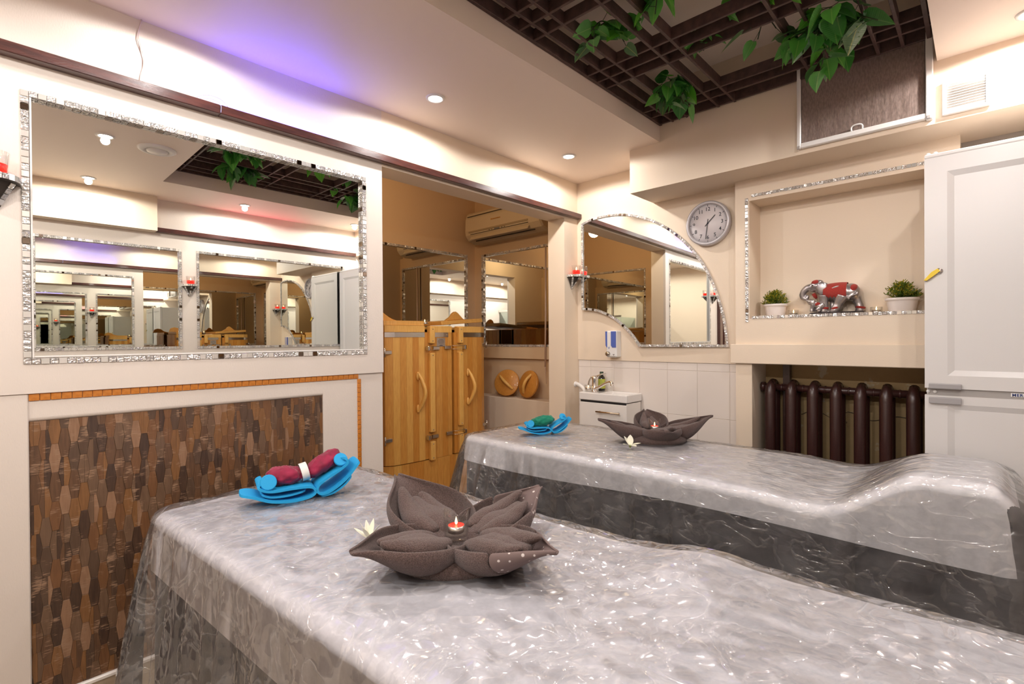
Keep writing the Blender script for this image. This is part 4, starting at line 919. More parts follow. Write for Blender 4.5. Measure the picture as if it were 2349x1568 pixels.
# shower cabin behind the camera (seen only in mirrors)
t = thing('shower_cabin', 'glass shower cabin with chrome top rail at the far end, seen in the alcove mirrors', 'shower cabin', (2.1, -1.45, FZ))
MB().box(1.62, -1.88, FZ, 2.54, -1.05, FZ+0.14, bev=0.02).build('tray', PORC, t)
GL = mat('greenish_glass', (0.75, 0.86, 0.82), 0.05, trans=0.9, ior=1.1)
MB().box(1.64, -1.075, FZ+0.14, 2.54, -1.067, 1.86).build('glass_front', GL, t); MB().box(1.632, -1.88, FZ+0.14, 1.64, -1.07, 1.86).build('glass_side', GL, t)
MB().box(1.62, -1.09, 1.86, 2.55, -1.05, 1.91, bev=0.005).build('top_rail', CHROME, t)
for z in (0.9, 1.1): MB().lathe([(0.0, 0.03), (0.02, 0.028), (0.022, 0.0)], 16, M=frame_m((2.2, -1.07, z+0.2), (1, 0, 0), (0, 0, -1), (0, 1, 0))).build('knob', CHROME, t)
# ================================================================== massage tables with their covers
def film_mat(name, haze, bscale, bstr, rough, tint=(0.80, 0.76, 0.74), gl=0.10, crease=0.14, stretch=(1, 1, 1), dist=1.2):
    """clear film: transparent + a little white haze + gloss with creases"""
    mt, nt, p = newmat(name); nt.nodes.remove(p); L = nt.links; out = nt.nodes['Material Output']
    tc = nd(nt, 'ShaderNodeTexCoord'); mp = nd(nt, 'ShaderNodeMapping'); mp.inputs['Scale'].default_value = stretch; L.new(tc.outputs['Object'], mp.inputs['Vector'])
    nw = nd(nt, 'ShaderNodeTexNoise', i_Scale=bscale*0.25, i_Detail=2.0); L.new(mp.outputs[0], nw.inputs['Vector'])
    wv = nd(nt, 'ShaderNodeVectorMath', operation='SCALE'); wv.inputs[3].default_value = 0.12; L.new(nw.outputs['Color'], wv.inputs[0])
    wa_ = nd(nt, 'ShaderNodeVectorMath', operation='ADD'); L.new(mp.outputs[0], wa_.inputs[0]); L.new(wv.outputs[0], wa_.inputs[1])
    n1 = nd(nt, 'ShaderNodeTexVoronoi', i_Scale=bscale); L.new(wa_.outputs[0], n1.inputs['Vector'])
    n2 = nd(nt, 'ShaderNodeTexNoise', i_Scale=bscale*0.45, i_Detail=1.0); L.new(mp.outputs[0], n2.inputs['Vector'])
    m5 = nd(nt, 'ShaderNodeMath', operation='MULTIPLY'); L.new(n1.outputs['Distance'], m5.inputs[0]); m5.inputs[1].default_value = 0.55
    ad = nd(nt, 'ShaderNodeMath', operation='ADD'); L.new(m5.outputs[0], ad.inputs[0]); L.new(n2.outputs['Fac'], ad.inputs[1])
    n4 = nd(nt, 'ShaderNodeTexNoise', i_Scale=bscale*0.42, i_Detail=3.0, i_Distortion=0.6); L.new(mp.outputs[0], n4.inputs['Vector'])
    rs = nd(nt, 'ShaderNodeMath', operation='SUBTRACT'); L.new(n4.outputs['Fac'], rs.inputs[0]); rs.inputs[1].default_value = 0.5
    ra = nd(nt, 'ShaderNodeMath', operation='ABSOLUTE'); L.new(rs.outputs[0], ra.inputs[0])
    rg = nd(nt, 'ShaderNodeMapRange', interpolation_type='SMOOTHSTEP'); rg.inputs['From Max'].default_value = 0.035; rg.inputs['To Min'].default_value = 1.0; rg.inputs['To Max'].default_value = 0.0; L.new(ra.outputs[0], rg.inputs['Value'])
    rm = nd(nt, 'ShaderNodeMath', operation='MULTIPLY_ADD'); L.new(rg.outputs[0], rm.inputs[0]); rm.inputs[1].default_value = 0.22; L.new(ad.outputs[0], rm.inputs[2])
    bp = nd(nt, 'ShaderNodeBump', i_Strength=bstr, i_Distance=0.02); L.new(rm.outputs[0], bp.inputs['Height'])
    tr = nd(nt, 'ShaderNodeBsdfTransparent'); df = nd(nt, 'ShaderNodeBsdfDiffuse'); df.inputs['Color'].default_value = c4(tint)
    tl = nd(nt, 'ShaderNodeBsdfTranslucent'); tl.inputs['Color'].default_value = c4(tint)
    dm = nd(nt, 'ShaderNodeMixShader'); dm.inputs[0].default_value = 0.4; L.new(df.outputs[0], dm.inputs[1]); L.new(tl.outputs[0], dm.inputs[2])
    n3 = nd(nt, 'ShaderNodeTexNoise', i_Scale=bscale*0.5, i_Detail=5.0); L.new(mp.outputs[0], n3.inputs['Vector'])
    mr = nd(nt, 'ShaderNodeMapRange'); mr.inputs['From Min'].default_value = 0.3; mr.inputs['From Max'].default_value = 0.7; mr.inputs['To Min'].default_value = haze*0.45; mr.inputs['To Max'].default_value = haze*1.55; L.new(n3.outputs['Fac'], mr.inputs['Value'])
    hz = nd(nt, 'ShaderNodeMath', operation='MULTIPLY_ADD'); L.new(rg.outputs[0], hz.inputs[0]); hz.inputs[1].default_value = crease; L.new(mr.outputs[0], hz.inputs[2])
    m1 = nd(nt, 'ShaderNodeMixShader'); L.new(hz.outputs[0], m1.inputs[0]); L.new(tr.outputs[0], m1.inputs[1]); L.new(dm.outputs[0], m1.inputs[2])
    gl_ = nd(nt, 'ShaderNodeBsdfGlossy'); gl_.inputs['Roughness'].default_value = rough; gl_.inputs['Color'].default_value = (1, 1, 1, 1); L.new(bp.outputs[0], gl_.inputs['Normal'])
    fr = nd(nt, 'ShaderNodeFresnel'); fr.inputs['IOR'].default_value = 1.40
    fa = nd(nt, 'ShaderNodeMath', operation='ADD'); L.new(fr.outputs[0], fa.inputs[0]); fa.inputs[1].default_value = gl; fa.use_clamp = True
    m2 = nd(nt, 'ShaderNodeMixShader'); L.new(fa.outputs[0], m2.inputs[0]); L.new(m1.outputs[0], m2.inputs[1]); L.new(gl_.outputs[0], m2.inputs[2])
    L.new(m2.outputs[0], out.inputs['Surface']); return mt
def sheet_mat(name, opac, col=(0.80, 0.76, 0.765)):
    """thin spun white non-woven sheet, partly see-through, with cloudy fibres"""
    mt, nt, p = newmat(name); L = nt.links; out = nt.nodes['Material Output']
    tc = nd(nt, 'ShaderNodeTexCoord'); n = nd(nt, 'ShaderNodeTexNoise', i_Scale=26.0, i_Detail=7.0, i_Roughness=0.7); L.new(tc.outputs['Object'], n.inputs['Vector'])
    mr = nd(nt, 'ShaderNodeMapRange'); mr.inputs['From Min'].default_value = 0.3; mr.inputs['From Max'].default_value = 0.7; mr.inputs['To Min'].default_value = opac-0.13; mr.inputs['To Max'].default_value = opac+0.13; L.new(n.outputs['Fac'], mr.inputs['Value'])
    p.inputs['Base Color'].default_value = c4(col); p.inputs['Roughness'].default_value = 0.7
    L.new(mr.outputs[0], p.inputs['Alpha']); return mt
VELOUR = mat('dark_taupe_velour', (0.046, 0.035, 0.036), 0.85, var=(10, (0.088, 0.070, 0.069), 6), bump=(90, 0.25), sheen=0.35)
SHEET2 = sheet_mat('white_nonwoven_far', 0.90, (0.96, 0.93, 0.96)); SHEET1 = sheet_mat('white_nonwoven', 0.82, (0.89, 0.86, 0.92)); 
FILM1 = film_mat('clear_film_near', 0.12, 24.0, 0.55, 0.085, tint=(0.9, 0.88, 0.88), gl=0.05); FILM2 = film_mat('clear_film_far', crease=0.06, haze=0.13, bscale=28.0, bstr=0.5, rough=0.085, tint=(0.9, 0.88, 0.88), gl=0.05, stretch=(0.6, 1.4, 1))
WOODLEG = wood('beech_leg', (0.42, 0.24, 0.10), (0.34, 0.18, 0.07))
VINYL = mat('cream_vinyl', (0.62, 0.52, 0.42), 0.4)

def rr_points(n_side, n_end, n_cor):
    """(segment, fraction) list round a rounded rectangle, starting at the near-head corner going along the near edge"""
    out = []
    for sgm in range(8):
        k = n_cor if sgm % 2 else (n_side if sgm in (0, 4) else n_end)
        for i in range(k): out.append((sgm, i/k))
    return out
def rr_eval(sf, L, W, r, ins):
    s, f = sf; x0, y0, x1, y1 = ins, ins, L-ins, W-ins; r = max(r-ins, 0.012 if ins < W*0.45 else 0.0)
    if s == 0: return (x0+r+(x1-x0-2*r)*f, y0), (0, -1)
    if s == 2: return (x1, y0+r+(y1-y0-2*r)*f), (1, 0)
    if s == 4: return (x1-r-(x1-x0-2*r)*f, y1), (0, 1)
    if s == 6: return (x0, y1-r-(y1-y0-2*r)*f), (-1, 0)
    cx, cy, a0 = {1: (x1-r, y0+r, -90), 3: (x1-r, y1-r, 0), 5: (x0+r, y1-r, 90), 7: (x0+r, y0+r, 180)}[s]
    a = math.radians(a0+90*f); return (cx+r*math.cos(a), cy+r*math.sin(a)), (math.cos(a), math.sin(a))
def drape(L, W, Z, rc, re, off, drop, flare, top_w, hump, seed, n=(150, 60, 16), rings=16, fold=(9.0, 0.5), topn=22, cut=None, hem=None):
    """cover over a table L x W with rounded corners: rings from the middle of the top to the hem"""
    pts = rr_points(*n); rows = []
    P0 = []
    acc = 0.0; prev = None
    for sf in pts:
        p, nn = rr_eval(sf, L, W, rc, 0)
        if prev: acc += math.hypot(p[0]-prev[0], p[1]-prev[1])
        P0.append(acc); prev = p
    per = acc + 0.01
    levels = []
    for i in range(topn): levels.append((W/2 - (W/2-re)*(i/topn)**0.8, 0.0, 0.0))
    for i in range(7): a = PI/2*i/6; levels.append((re*(1-math.sin(a)), re*(1-math.cos(a)), 0.0))
    for i in range(1, rings+1): levels.append((0.0, re + (drop-re)*i/rings, i/rings))
    for (ins, dz, q) in levels:
        row = []
        for k, sf in enumerate(pts):
            p, nn = rr_eval(sf, L, W, rc, ins)
            s = P0[k]/per*2*PI
            ring = Vector((math.cos(s)*fold[0]*0.16*per, math.sin(s)*fold[0]*0.16*per, seed))
            f1 = noise.noise(ring*1.0); f2 = noise.noise(ring*2.3 + Vector((0, 0, 5)))
            o = off + q**0.8*flare(sf, q)*max(0.12, 0.55 + fold[1]*(f1*1.2+0.5*f2)) if q > 0 else off
            x, y = p[0]+nn[0]*o*(1 if dz > 0 or ins < 0.03 else 0), p[1]+nn[1]*o*(1 if dz > 0 or ins < 0.03 else 0)
            dzz = dz
            if hem and q > 0: dzz = re + (hem(sf, p)-re)*q
            h = hump(p[0], p[1])*max(0.0, 1-q)**1.0
            wr = 0.0
            if top_w > 0:
                v = Vector((p[0]*9, p[1]*9, seed*1.7)); wr = top_w*(0.6-abs(noise.noise(v))*1.6 + 0.5*noise.noise(v*2.7))*(1 if q == 0 else 1-q)
                wr = max(wr, -0.001)
            row.append((x, y, Z+off-dzz+h+wr))
        rows.append(row)
    return rows
def place(rows, ox, oy, ang):
    c, s = math.cos(ang), math.sin(ang); return [[(ox+x*c-y*s, oy+x*s+y*c, z) for x, y, z in r] for r in rows]
def table(ox, oy, ang, L, W, lab, hump):
    t = thing('massage_table', lab, 'massage table', (ox, oy, FZ), ang)
    b = MB(); b.box(0.035, 0.035, 0.655-FZ, L-0.035, W-0.035, 0.765-FZ, bev=0.02, seg=3); b.build('mattress', VINYL, t, local=True)
    b = MB(); b.box(0.05, 0.05, 0.60-FZ, L-0.05, W-0.05, 0.66-FZ, bev=0.004); b.build('frame', WOODLEG, t, local=True)
    for x in (0.12, L-0.17):
        for y in (0.07, W-0.12): MB().box(x, y, 0.0, x+0.05, y+0.05, 0.60-FZ, bev=0.005).build('leg', WOODLEG, t, local=True)
    if hump:
        MB().tube([(hump, 0.08, 0.75-FZ), (hump, W-0.06, 0.75-FZ)], 0.085, 18).build('bolster', VINYL, t, local=True)
A1, A2 = math.radians(4.0), 0.0
B1 = (0.305, 0.352, A1, 2.0, 0.692); B2 = (0.105, 1.768, A2, 2.13, 0.672)
table(*B1, 'massage table nearest the camera under grey sheets and clear film', 0)
table(*B2, 'massage table further back beside the refrigerator under grey sheets and clear film', 1.98)
ss = lambda a, b, x: (lambda u: u*u*(3-2*u))(min(1, max(0, (x-a)/(b-a))))
h1 = lambda x, y: 0.022*math.exp(-((x-1.42)/0.10)**2)*ss(0.35, 0.6, y) + 0.012*ss(1.3, 1.6, x)
h2 = lambda x, y: (0.125*ss(1.66, 1.92, x)*(1-ss(2.04, 2.17, x)))*(1-0.45*ss(0.3, 0.62, y)) - 0.012*math.exp(-((x-1.62)/0.12)**2)
# dark velour bedspreads
def spread(B, lab, h, seed, nm):
    fl = lambda sf, q: 0.006 if sf[0] == 4 else 0.016
    rows = place(drape(B[3], B[4], 0.782, 0.06, 0.035, 0.002, 0.62, fl, 0.0, h, seed, n=(110, 44, 8), rings=10, fold=(7.0, 0.5)), *B[:3])
    b = MB(); b.grid(rows, closed=True); solo(b, 'bedspread', VELOUR, lab, 'bedspread', (B[0]+0.9, B[1]+0.35, 0.6), 'dark bedspreads on the massage tables')
spread(B1, 'dark taupe velour bedspread hanging to the floor on the near massage table', h1, 1.0, 'a')
spread(B2, 'dark taupe velour bedspread hanging to the floor on the far massage table', h2, 2.0, 'b')
# white non-woven sheets
def wsheet(B, lab, h, seed, drop, L2, hem=None, mt=SHEET1):
    fl = lambda sf, q: 0.004 if sf[0] == 4 else 0.016
    rows = place(drape(L2, B[4], 0.782, 0.05, 0.037, 0.006, drop, fl, 0.0015, h, seed, n=(130, 50, 10), rings=6, fold=(6.0, 0.0), hem=hem), *B[:3])
    b = MB(); b.grid(rows, closed=True); solo(b, 'disposable_sheet', mt, lab, 'bed sheet', (B[0]+0.9, B[1]+0.35, 0.78), 'white sheets on the massage tables')
wsheet(B1, 'white non-woven sheet under the film on the near massage table', h1, 3.0, 0.16, 1.99)
wsheet(B2, 'white non-woven sheet with a straight hem showing on the far massage table', h2, 4.0, 0.115, 2.10, hem=lambda sf, p: 0.124-0.034*ss(0.1, 1.7, p[0]) + 0.006*math.sin(p[0]*4), mt=SHEET2)
# clear plastic film over everything
def film(B, lab, h, seed, mt, fl, n, topw, drop, fold, L2=None):
    rows = place(drape(L2 or B[3], B[4], 0.784, 0.05, 0.034, 0.014, drop, fl, topw, h, seed, n=n, rings=18, fold=fold, topn=36), *B[:3])
    b = MB(); b.grid(rows, closed=True); solo(b, 'plastic_sheet', mt, lab, 'plastic sheet', (B[0]+0.9, B[1]+0.35, 0.78), 'clear plastic sheets on the massage tables')
def fl1(sf, q):
    s, f = sf; k = 0.055
    if s == 7: k = 0.13+0.05*math.sin(PI*f)
    elif s == 6: k = 0.06+0.08*f
    elif s == 0: k = 0.13-0.075*min(1, f*3)
    elif s == 5: k = 0.09
    return k
def fl2(sf, q):
    s, f = sf; k = 0.05
    if s == 7: k = 0.20
    elif s == 6: k = 0.08+0.10*f
    elif s == 0: k = 0.20-0.155*min(1, f*3.5)
    elif s in (3, 4): k = 0.012
    elif s == 2: k = 0.03
    return k
film(B1, 'crinkled clear plastic film draped over the near massage table down to the floor', h1, 5.0, FILM1, fl1, (420, 170, 22), 0.0040, 0.66, (13.0, 1.0))
film(B2, 'crinkled clear plastic film draped over the far massage table down to the floor', h2, 6.0, FILM2, fl2, (320, 130, 18), 0.0028, 0.66, (12.0, 0.9), 2.12)
BEDZ = 0.7985
# ================================================================== folded towels
def terry(name, a, c):
    return mat(name, a, 0.95, var=(420, c, 2), bump=(520, 0.9), sheen=0.25, spec=0.15)
TERRY = terry('dark_taupe_terry', (0.092, 0.060, 0.053), (0.165, 0.112, 0.101))
def dots():
    mt, nt, p = newmat('dotted_towel_hem'); L = nt.links
    tc = nd(nt, 'ShaderNodeTexCoord'); v = nd(nt, 'ShaderNodeTexVoronoi', i_Scale=58.0, i_Randomness=0.55); L.new(tc.outputs['Object'], v.inputs['Vector'])
    rp = nd(nt, 'ShaderNodeValToRGB'); rp.color_ramp.elements[0].position = 0.17; rp.color_ramp.elements[0].color = (0.62, 0.55, 0.52, 1); rp.color_ramp.elements[1].position = 0.21; rp.color_ramp.elements[1].color = (0.165, 0.115, 0.107, 1)
    L.new(v.outputs['Distance'], rp.inputs['Fac']); L.new(rp.outputs['Color'], p.inputs['Base Color']); p.inputs['Roughness'].default_value = 0.9
    return mt
DOTS = dots()
def petal_shell(L, W, H, tipH, r0, r1, nr, nt_, th, push=0.0, skew=0.0):
    """boat-shaped fold of towel: returns grid rows along the length"""
    rows = []
    for i in range(nr+1):
        r = r0+(r1-r0)*i/nr
        w_ = W*(math.sin(PI*min(1, r**0.85)))**(0.72+0.45*ss(0.45, 0.8, r)) + 0.010*(1-r) if r < 0.999 else 0.0
        w_ = max(w_, 0.003)
        rim = 0.050 + (tipH-0.050)*r**1.3 + (H-0.066)*math.sin(PI*r)
        z0 = 0.022*(1-ss(0.0, 0.25, r)) + tipH*0.97*ss(0.38, 1.0, r)**1.25
        hw = max(0.002, rim-z0)
        row = []
        for j in range(nt_+1):
            t = -1+2*j/nt_
            y = w_*math.sin(t*PI/2*1.0)*(1+push*abs(t)); z = z0 + hw*(1-math.cos(t*PI/2))**1.15
            lip = ss(0.80, 1.0, abs(t)); y -= math.copysign(0.010*lip*ss(0.1, 0.4, r)*(1-ss(0.8, 1, r)), t)
            y += skew*r*r; nz = noise.noise(Vector((r*5, t*2.0, L*90+W*50)))
            row.append((r*L, y+0.0025*nz, max(0.0, z+0.003*nz*abs(t))))
        rows.append(row)
    return rows
def add_solid(o, th, sub=1):
    s = o.modifiers.new('thickness', 'SOLIDIFY'); s.thickness = th; s.offset = 1.0; s.use_even_offset = False
    if sub: q = o.modifiers.new('smooth', 'SUBSURF'); q.levels = sub; q.render_levels = sub
def towel(lab, c, petals, seed):
    t = thing('folded_towel', lab, 'towel', c, group='towels folded into flowers')
    rnd = random.Random(seed)
    b = MB(); b.lathe([(0.0, 0.024), (0.03, 0.028), (0.06, 0.046), (0.10, 0.042), (0.135, 0.022), (0.140, 0.0), (0.0, 0.0)], 40)
    for v in b.bm.verts:
        a = math.atan2(v.co.y, v.co.x); v.co.z *= 1+0.10*math.sin(4*a+seed); v.co.x *= 1+0.05*math.sin(3*a); v.co.y *= 1+0.05*math.sin(3*a+1)
    b.build('folded_base', TERRY, t, local=True)
    for (ang, L, W, H, tip, dot, skew) in petals:
        R = Matrix.Rotation(math.radians(ang), 4, 'Z')
        cut = 0.60 if dot else 1.0
        b = MB(); b.grid(petal_shell(L, W, H, tip, 0.13, cut, 14, 12, 0.008, 0.04, skew), M=R); o = b.build('petal_fold', TERRY, t, local=True); add_solid(o, 0.007)
        if dot:
            b = MB(); b.grid(petal_shell(L, W, H, tip, cut, 1.0, 10, 12, 0.008, 0.04, skew), M=R); o = b.build('dotted_hem', DOTS, t, local=True); add_solid(o, 0.0055)
            o['label'] = 'paler towel hem with white dots'
        # the two soft rolls inside the fold
        for (yo, rk, fl_, zo) in ((0.04, 0.66, 0.50, 0.0), (0.44, 0.33, 0.75, 0.016), (-0.36, 0.30, 0.7, 0.012)):
            pts, rad = [], []
            for i in range(15):
                f = i/14; r = 0.16+(0.64 if yo > 0.1 else 0.58)*f
                w_ = W*(math.sin(PI*r**0.85))**0.72
                y = yo*w_*(1-0.2*f) + skew*r*r + 0.003*noise.noise(Vector((f*4, yo*9, seed)))
                z = 0.014 + H*0.26 + zo*0.8 + tip*0.75*ss(0.40, 1.0, r)**1.25 + 0.010*math.sin(PI*f)
                pts.append((r*L, y, z)); rad.append(max(0.003, w_*rk*(math.sin(PI*min(1, 0.08+0.87*f))**0.55)))
            b = MB(); b.tube(pts, rad, 18, M=R, flat=fl_)
            for v in b.bm.verts: v.co.z += 0.004*noise.noise(v.co*34 + Vector((seed, yo*7, ang)))
            o = b.build('petal_roll', TERRY, t, local=True)
            q = o.modifiers.new('smooth', 'SUBSURF'); q.levels = 1; q.render_levels = 1
    return t
T1 = (1.235, 0.765, BEDZ); T2 = (0.955, 2.285, BEDZ)
towel('dark taupe towel folded into a four-petal flower with a dotted hem, on the near table', T1,
      [(-95, 0.262, 0.092, 0.076, 0.080, False, 0.0), (4, 0.280, 0.088, 0.074, 0.078, True, 0.0), (173, 0.270, 0.098, 0.076, 0.135, False, 0.02), (83, 0.275, 0.082, 0.070, 0.105, True, 0.01)], 1)
towel('dark taupe towel folded into a four-petal flower, on the far table', T2,
      [(-136, 0.285, 0.080, 0.070, 0.105, False, 0.0), (44, 0.285, 0.080, 0.074, 0.118, False, 0.0), (134, 0.180, 0.078, 0.088, 0.125, False, 0.0), (-43, 0.205, 0.092, 0.080, 0.072, False, 0.0)], 2)

# ------------------------------------------------------------------ candles
GLASS = None
def glass_mat():
    """thin clear glass: see-through with a rim of reflection"""
    mt, nt, p = newmat('clear_thin_glass'); nt.nodes.remove(p); L = nt.links
    tr = nd(nt, 'ShaderNodeBsdfTransparent'); tr.inputs[0].default_value = (0.985, 0.99, 0.985, 1); g = nd(nt, 'ShaderNodeBsdfGlossy'); g.inputs['Roughness'].default_value = 0.03
    lw = nd(nt, 'ShaderNodeLayerWeight'); lw.inputs['Blend'].default_value = 0.14
    mx = nd(nt, 'ShaderNodeMixShader'); L.new(lw.outputs['Facing'], mx.inputs[0]); L.new(tr.outputs[0], mx.inputs[1]); L.new(g.outputs[0], mx.inputs[2]); L.new(mx.outputs[0], nt.nodes['Material Output'].inputs['Surface'])
    return mt
GLASS = glass_mat()
ALU = mat('candle_cup_metal', (0.62, 0.58, 0.55), 0.3, metal=1.0)
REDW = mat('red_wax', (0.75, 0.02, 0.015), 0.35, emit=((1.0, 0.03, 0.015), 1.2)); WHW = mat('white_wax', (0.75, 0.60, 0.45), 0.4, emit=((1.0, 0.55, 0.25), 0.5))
FLAME = mat('candle_flame', (1, 0.8, 0.5), 0.5, emit=((1.0, 0.60, 0.22), 9.0))
def tealight(lab, c, wax, grp='lit tealights'):
    t = thing('tealight', lab, 'candle', c, group=grp)
    MB().lathe([(0.0, 0.0), (0.0185, 0.0), (0.019, 0.001), (0.0192, 0.0155), (0.0185, 0.0155)], 24).build('metal_cup', ALU, t, local=True)
    MB().lathe([(0.0186, 0.0150), (0.017, 0.0156), (0.0, 0.0152)], 24).build('wax', wax, t, local=True)
    MB().tube([(0, 0, 0.013), (0.0005, 0, 0.019)], 0.0007, 6).build('wick', BLACK, t, local=True)
    MB().lathe([(0.0, 0.0155), (0.0022, 0.018), (0.0032, 0.0215), (0.0022, 0.027), (0.0008, 0.032), (0.0, 0.035)], 10).build('flame', FLAME, t, local=True)
    return t
def holder(lab, c, wavy=False, H=0.048, R=0.026, grp='clear glass candle holders'):
    t = thing('candle_holder', lab, 'candle holder', c, group=grp)
    b = MB(); n = 40; rows = []
    prof = [(0.0, 0.0), (R*0.85, 0.0), (R*0.93, 0.003), (R*0.96, 0.012), (R, H*0.6), (R, H)]
    inn = [(R-0.0025, H), (R-0.0025, H*0.5), (R-0.004, 0.013), (0.0, 0.012)]
    for (r, z) in prof+inn:
        row = []
        for j in range(n):
            a = 2*PI*j/n; zz = z
            if wavy and z > H*0.8: zz = z + 0.011*math.sin(2*a+0.6)
            row.append((r*math.cos(a), r*math.sin(a), zz))
        rows.append(row)
    b.grid(rows, closed=True); b.build('glass', GLASS, t, local=True); return t
ctop1 = (T1[0]+0.005, T1[1]-0.01, T1[2]+0.034); ctop2 = (T2[0]-0.01, T2[1]+0.01, T2[2]+0.034)
holder('clear glass candle holder with wavy rim in the middle of the near towel flower', ctop1, True, 0.062, 0.029)
tealight('lit red tealight in the glass on the near towel flower', (ctop1[0], ctop1[1], ctop1[2]+0.022), REDW)
holder('clear glass candle holder with wavy rim in the middle of the far towel flower', ctop2, True, 0.058, 0.028)
tealight('lit red tealight in the glass on the far towel flower', (ctop2[0], ctop2[1], ctop2[2]+0.016), REDW)
for (p, la, lb) in (((1.385, 3.035, NZ0), 'small clear glass candle holder beside the left plant in the niche', 'lit tealight beside the left plant in the niche'),
                    ((1.752, 3.035, NZ0), 'clear glass candle holder between the elephant figurine and the right plant', 'lit tealight between the elephant figurine and the right plant'),
                    ((0.172, 2.845, 0.940), 'clear glass candle holder on the basin left of the tap', 'lit tealight on the basin left of the tap'),
                    ((-0.80, 2.205, 1.400), 'clear glass candle holder on top of the barrel between its lids', 'lit tealight on top of the barrel between its lids')):
    holder(la, p, False, 0.044, 0.026); tealight(lb, (p[0], p[1], p[2]+0.0125), WHW)

# wall sconces with red candle glasses
DKGL = mat('smoked_sconce_body', (0.045, 0.035, 0.028), 0.35)
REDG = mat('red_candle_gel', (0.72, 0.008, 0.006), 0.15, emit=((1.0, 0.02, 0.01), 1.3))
def sconce(lab, lab2, o, ang, red_part):
    """bracket: half-round mosaic-edged shelf over a pointed three-sided body; +x is away from the wall"""
    t = thing('wall_sconce', lab, 'candle sconce', o, ang)
    hw, dp = 0.055, 0.085
    arc = [(0.0, -hw)] + [(dp*math.sin(PI*i/12)**0.7*1.0 if 0 < i < 12 else 0.0, -hw*math.cos(PI*i/12)) for i in range(13)][1:12] + [(0.0, hw)]
    MB().prism(arc, 0.0, 0.016, bev=0.0).build('shelf', DKGL, t, local=True)
    st = MB(); rnd = random.Random(9)
    for i in range(len(arc)-1):
        a, c = Vector((arc[i][0], arc[i][1], 0.008)), Vector((arc[i+1][0], arc[i+1][1], 0.008)); d = (c-a)
        if d.length < 0.004: continue
        n_ = Vector((d.y, -d.x, 0)).normalized(); st.mi = rnd.choices(range(5), MOSW)[0]
        st.box(-d.length/2+0.0006, -0.008, -0.001, d.length/2-0.0006, 0.008, 0.002, M=frame_m((a+c)/2+n_*0.0008, d.normalized(), (0, 0, 1), d.normalized().cross(Vector((0, 0, 1)))))
    st.build('shelf_tiles', MOS, t, local=True, props={'kind': 'stuff'})
    V = [(0.0, -hw*0.85, 0.0), (0.0, hw*0.85, 0.0), (dp*0.80, 0.0, 0.0), (0.0, 0.0, -0.078), (dp*0.45, -hw*0.7, 0.0), (dp*0.45, hw*0.7, 0.0)]
    b = MB(); b._add(V, [(0, 4, 3), (4, 2, 3), (2, 5, 3), (5, 1, 3), (1, 0, 3), (0, 1, 5, 2, 4)]); b.build('bracket_body', DKGL, t, local=True)
    st = MB()
    for (p, q) in ((V[4], V[3]), (V[5], V[3]), (V[2], V[3])):
        p, q = Vector(p), Vector(q); d = (q-p); k = 5
        nrm = Vector((0.6, p.y*8, -0.3)).normalized(); nrm = (nrm-d.normalized()*nrm.dot(d.normalized())).normalized()
        for i in range(k):
            m_ = p+d*(i+0.5)/k; st.mi = rnd.choices(range(5), MOSW)[0]
            st.box(-d.length/k*0.44, -0.006, -0.001, d.length/k*0.44, 0.006, 0.002, M=frame_m(m_+nrm*0.002, d.normalized(), nrm.cross(d.normalized()), nrm))
    st.build('bracket_tiles', MOS, t, local=True, props={'kind': 'stuff'})
    P = MW[t.name] @ Vector((0.042, 0.0, 0.016))
    g = thing('candle_glass', lab2, 'candle', tuple(P), group='red candles on the wall sconces')
    MB().lathe([(0.0, 0.0), (0.025, 0.0), (0.028, 0.004), (0.033, 0.066), (0.031, 0.066), (0.0262, 0.006), (0.0, 0.006)], 28).build('glass', GLASS, g, local=True)
    MB().lathe([(0.0, 0.0065), (0.0258, 0.0065), (0.0282, 0.031), (0.0, 0.030)], 28).build('red_wax', REDG, g, local=True)
    MB().lathe([(0.0, 0.031), (0.003, 0.034), (0.0042, 0.039), (0.0028, 0.046), (0.0, 0.055)], 10).build('flame', FLAME, g, local=True)
sconce('mosaic-edged candle bracket on the left wall at the left edge of the photo', 'red candle in a clear glass on the bracket at the left edge of the photo', (0.001, 0.036, 1.772), 0.0, 0)
sconce('mosaic-edged candle bracket on the pillar left of the fan-shaped mirror', 'red candle in a clear glass on the pillar bracket', (0.001, 2.895, 1.734), 0.0, 0)
sconce('mosaic-edged candle bracket between the two mirrors of the opposite wall', 'red candle in a clear glass seen in the middle of the big mirror', (ROOMX-0.001, 1.182, 1.745), PI, 0)

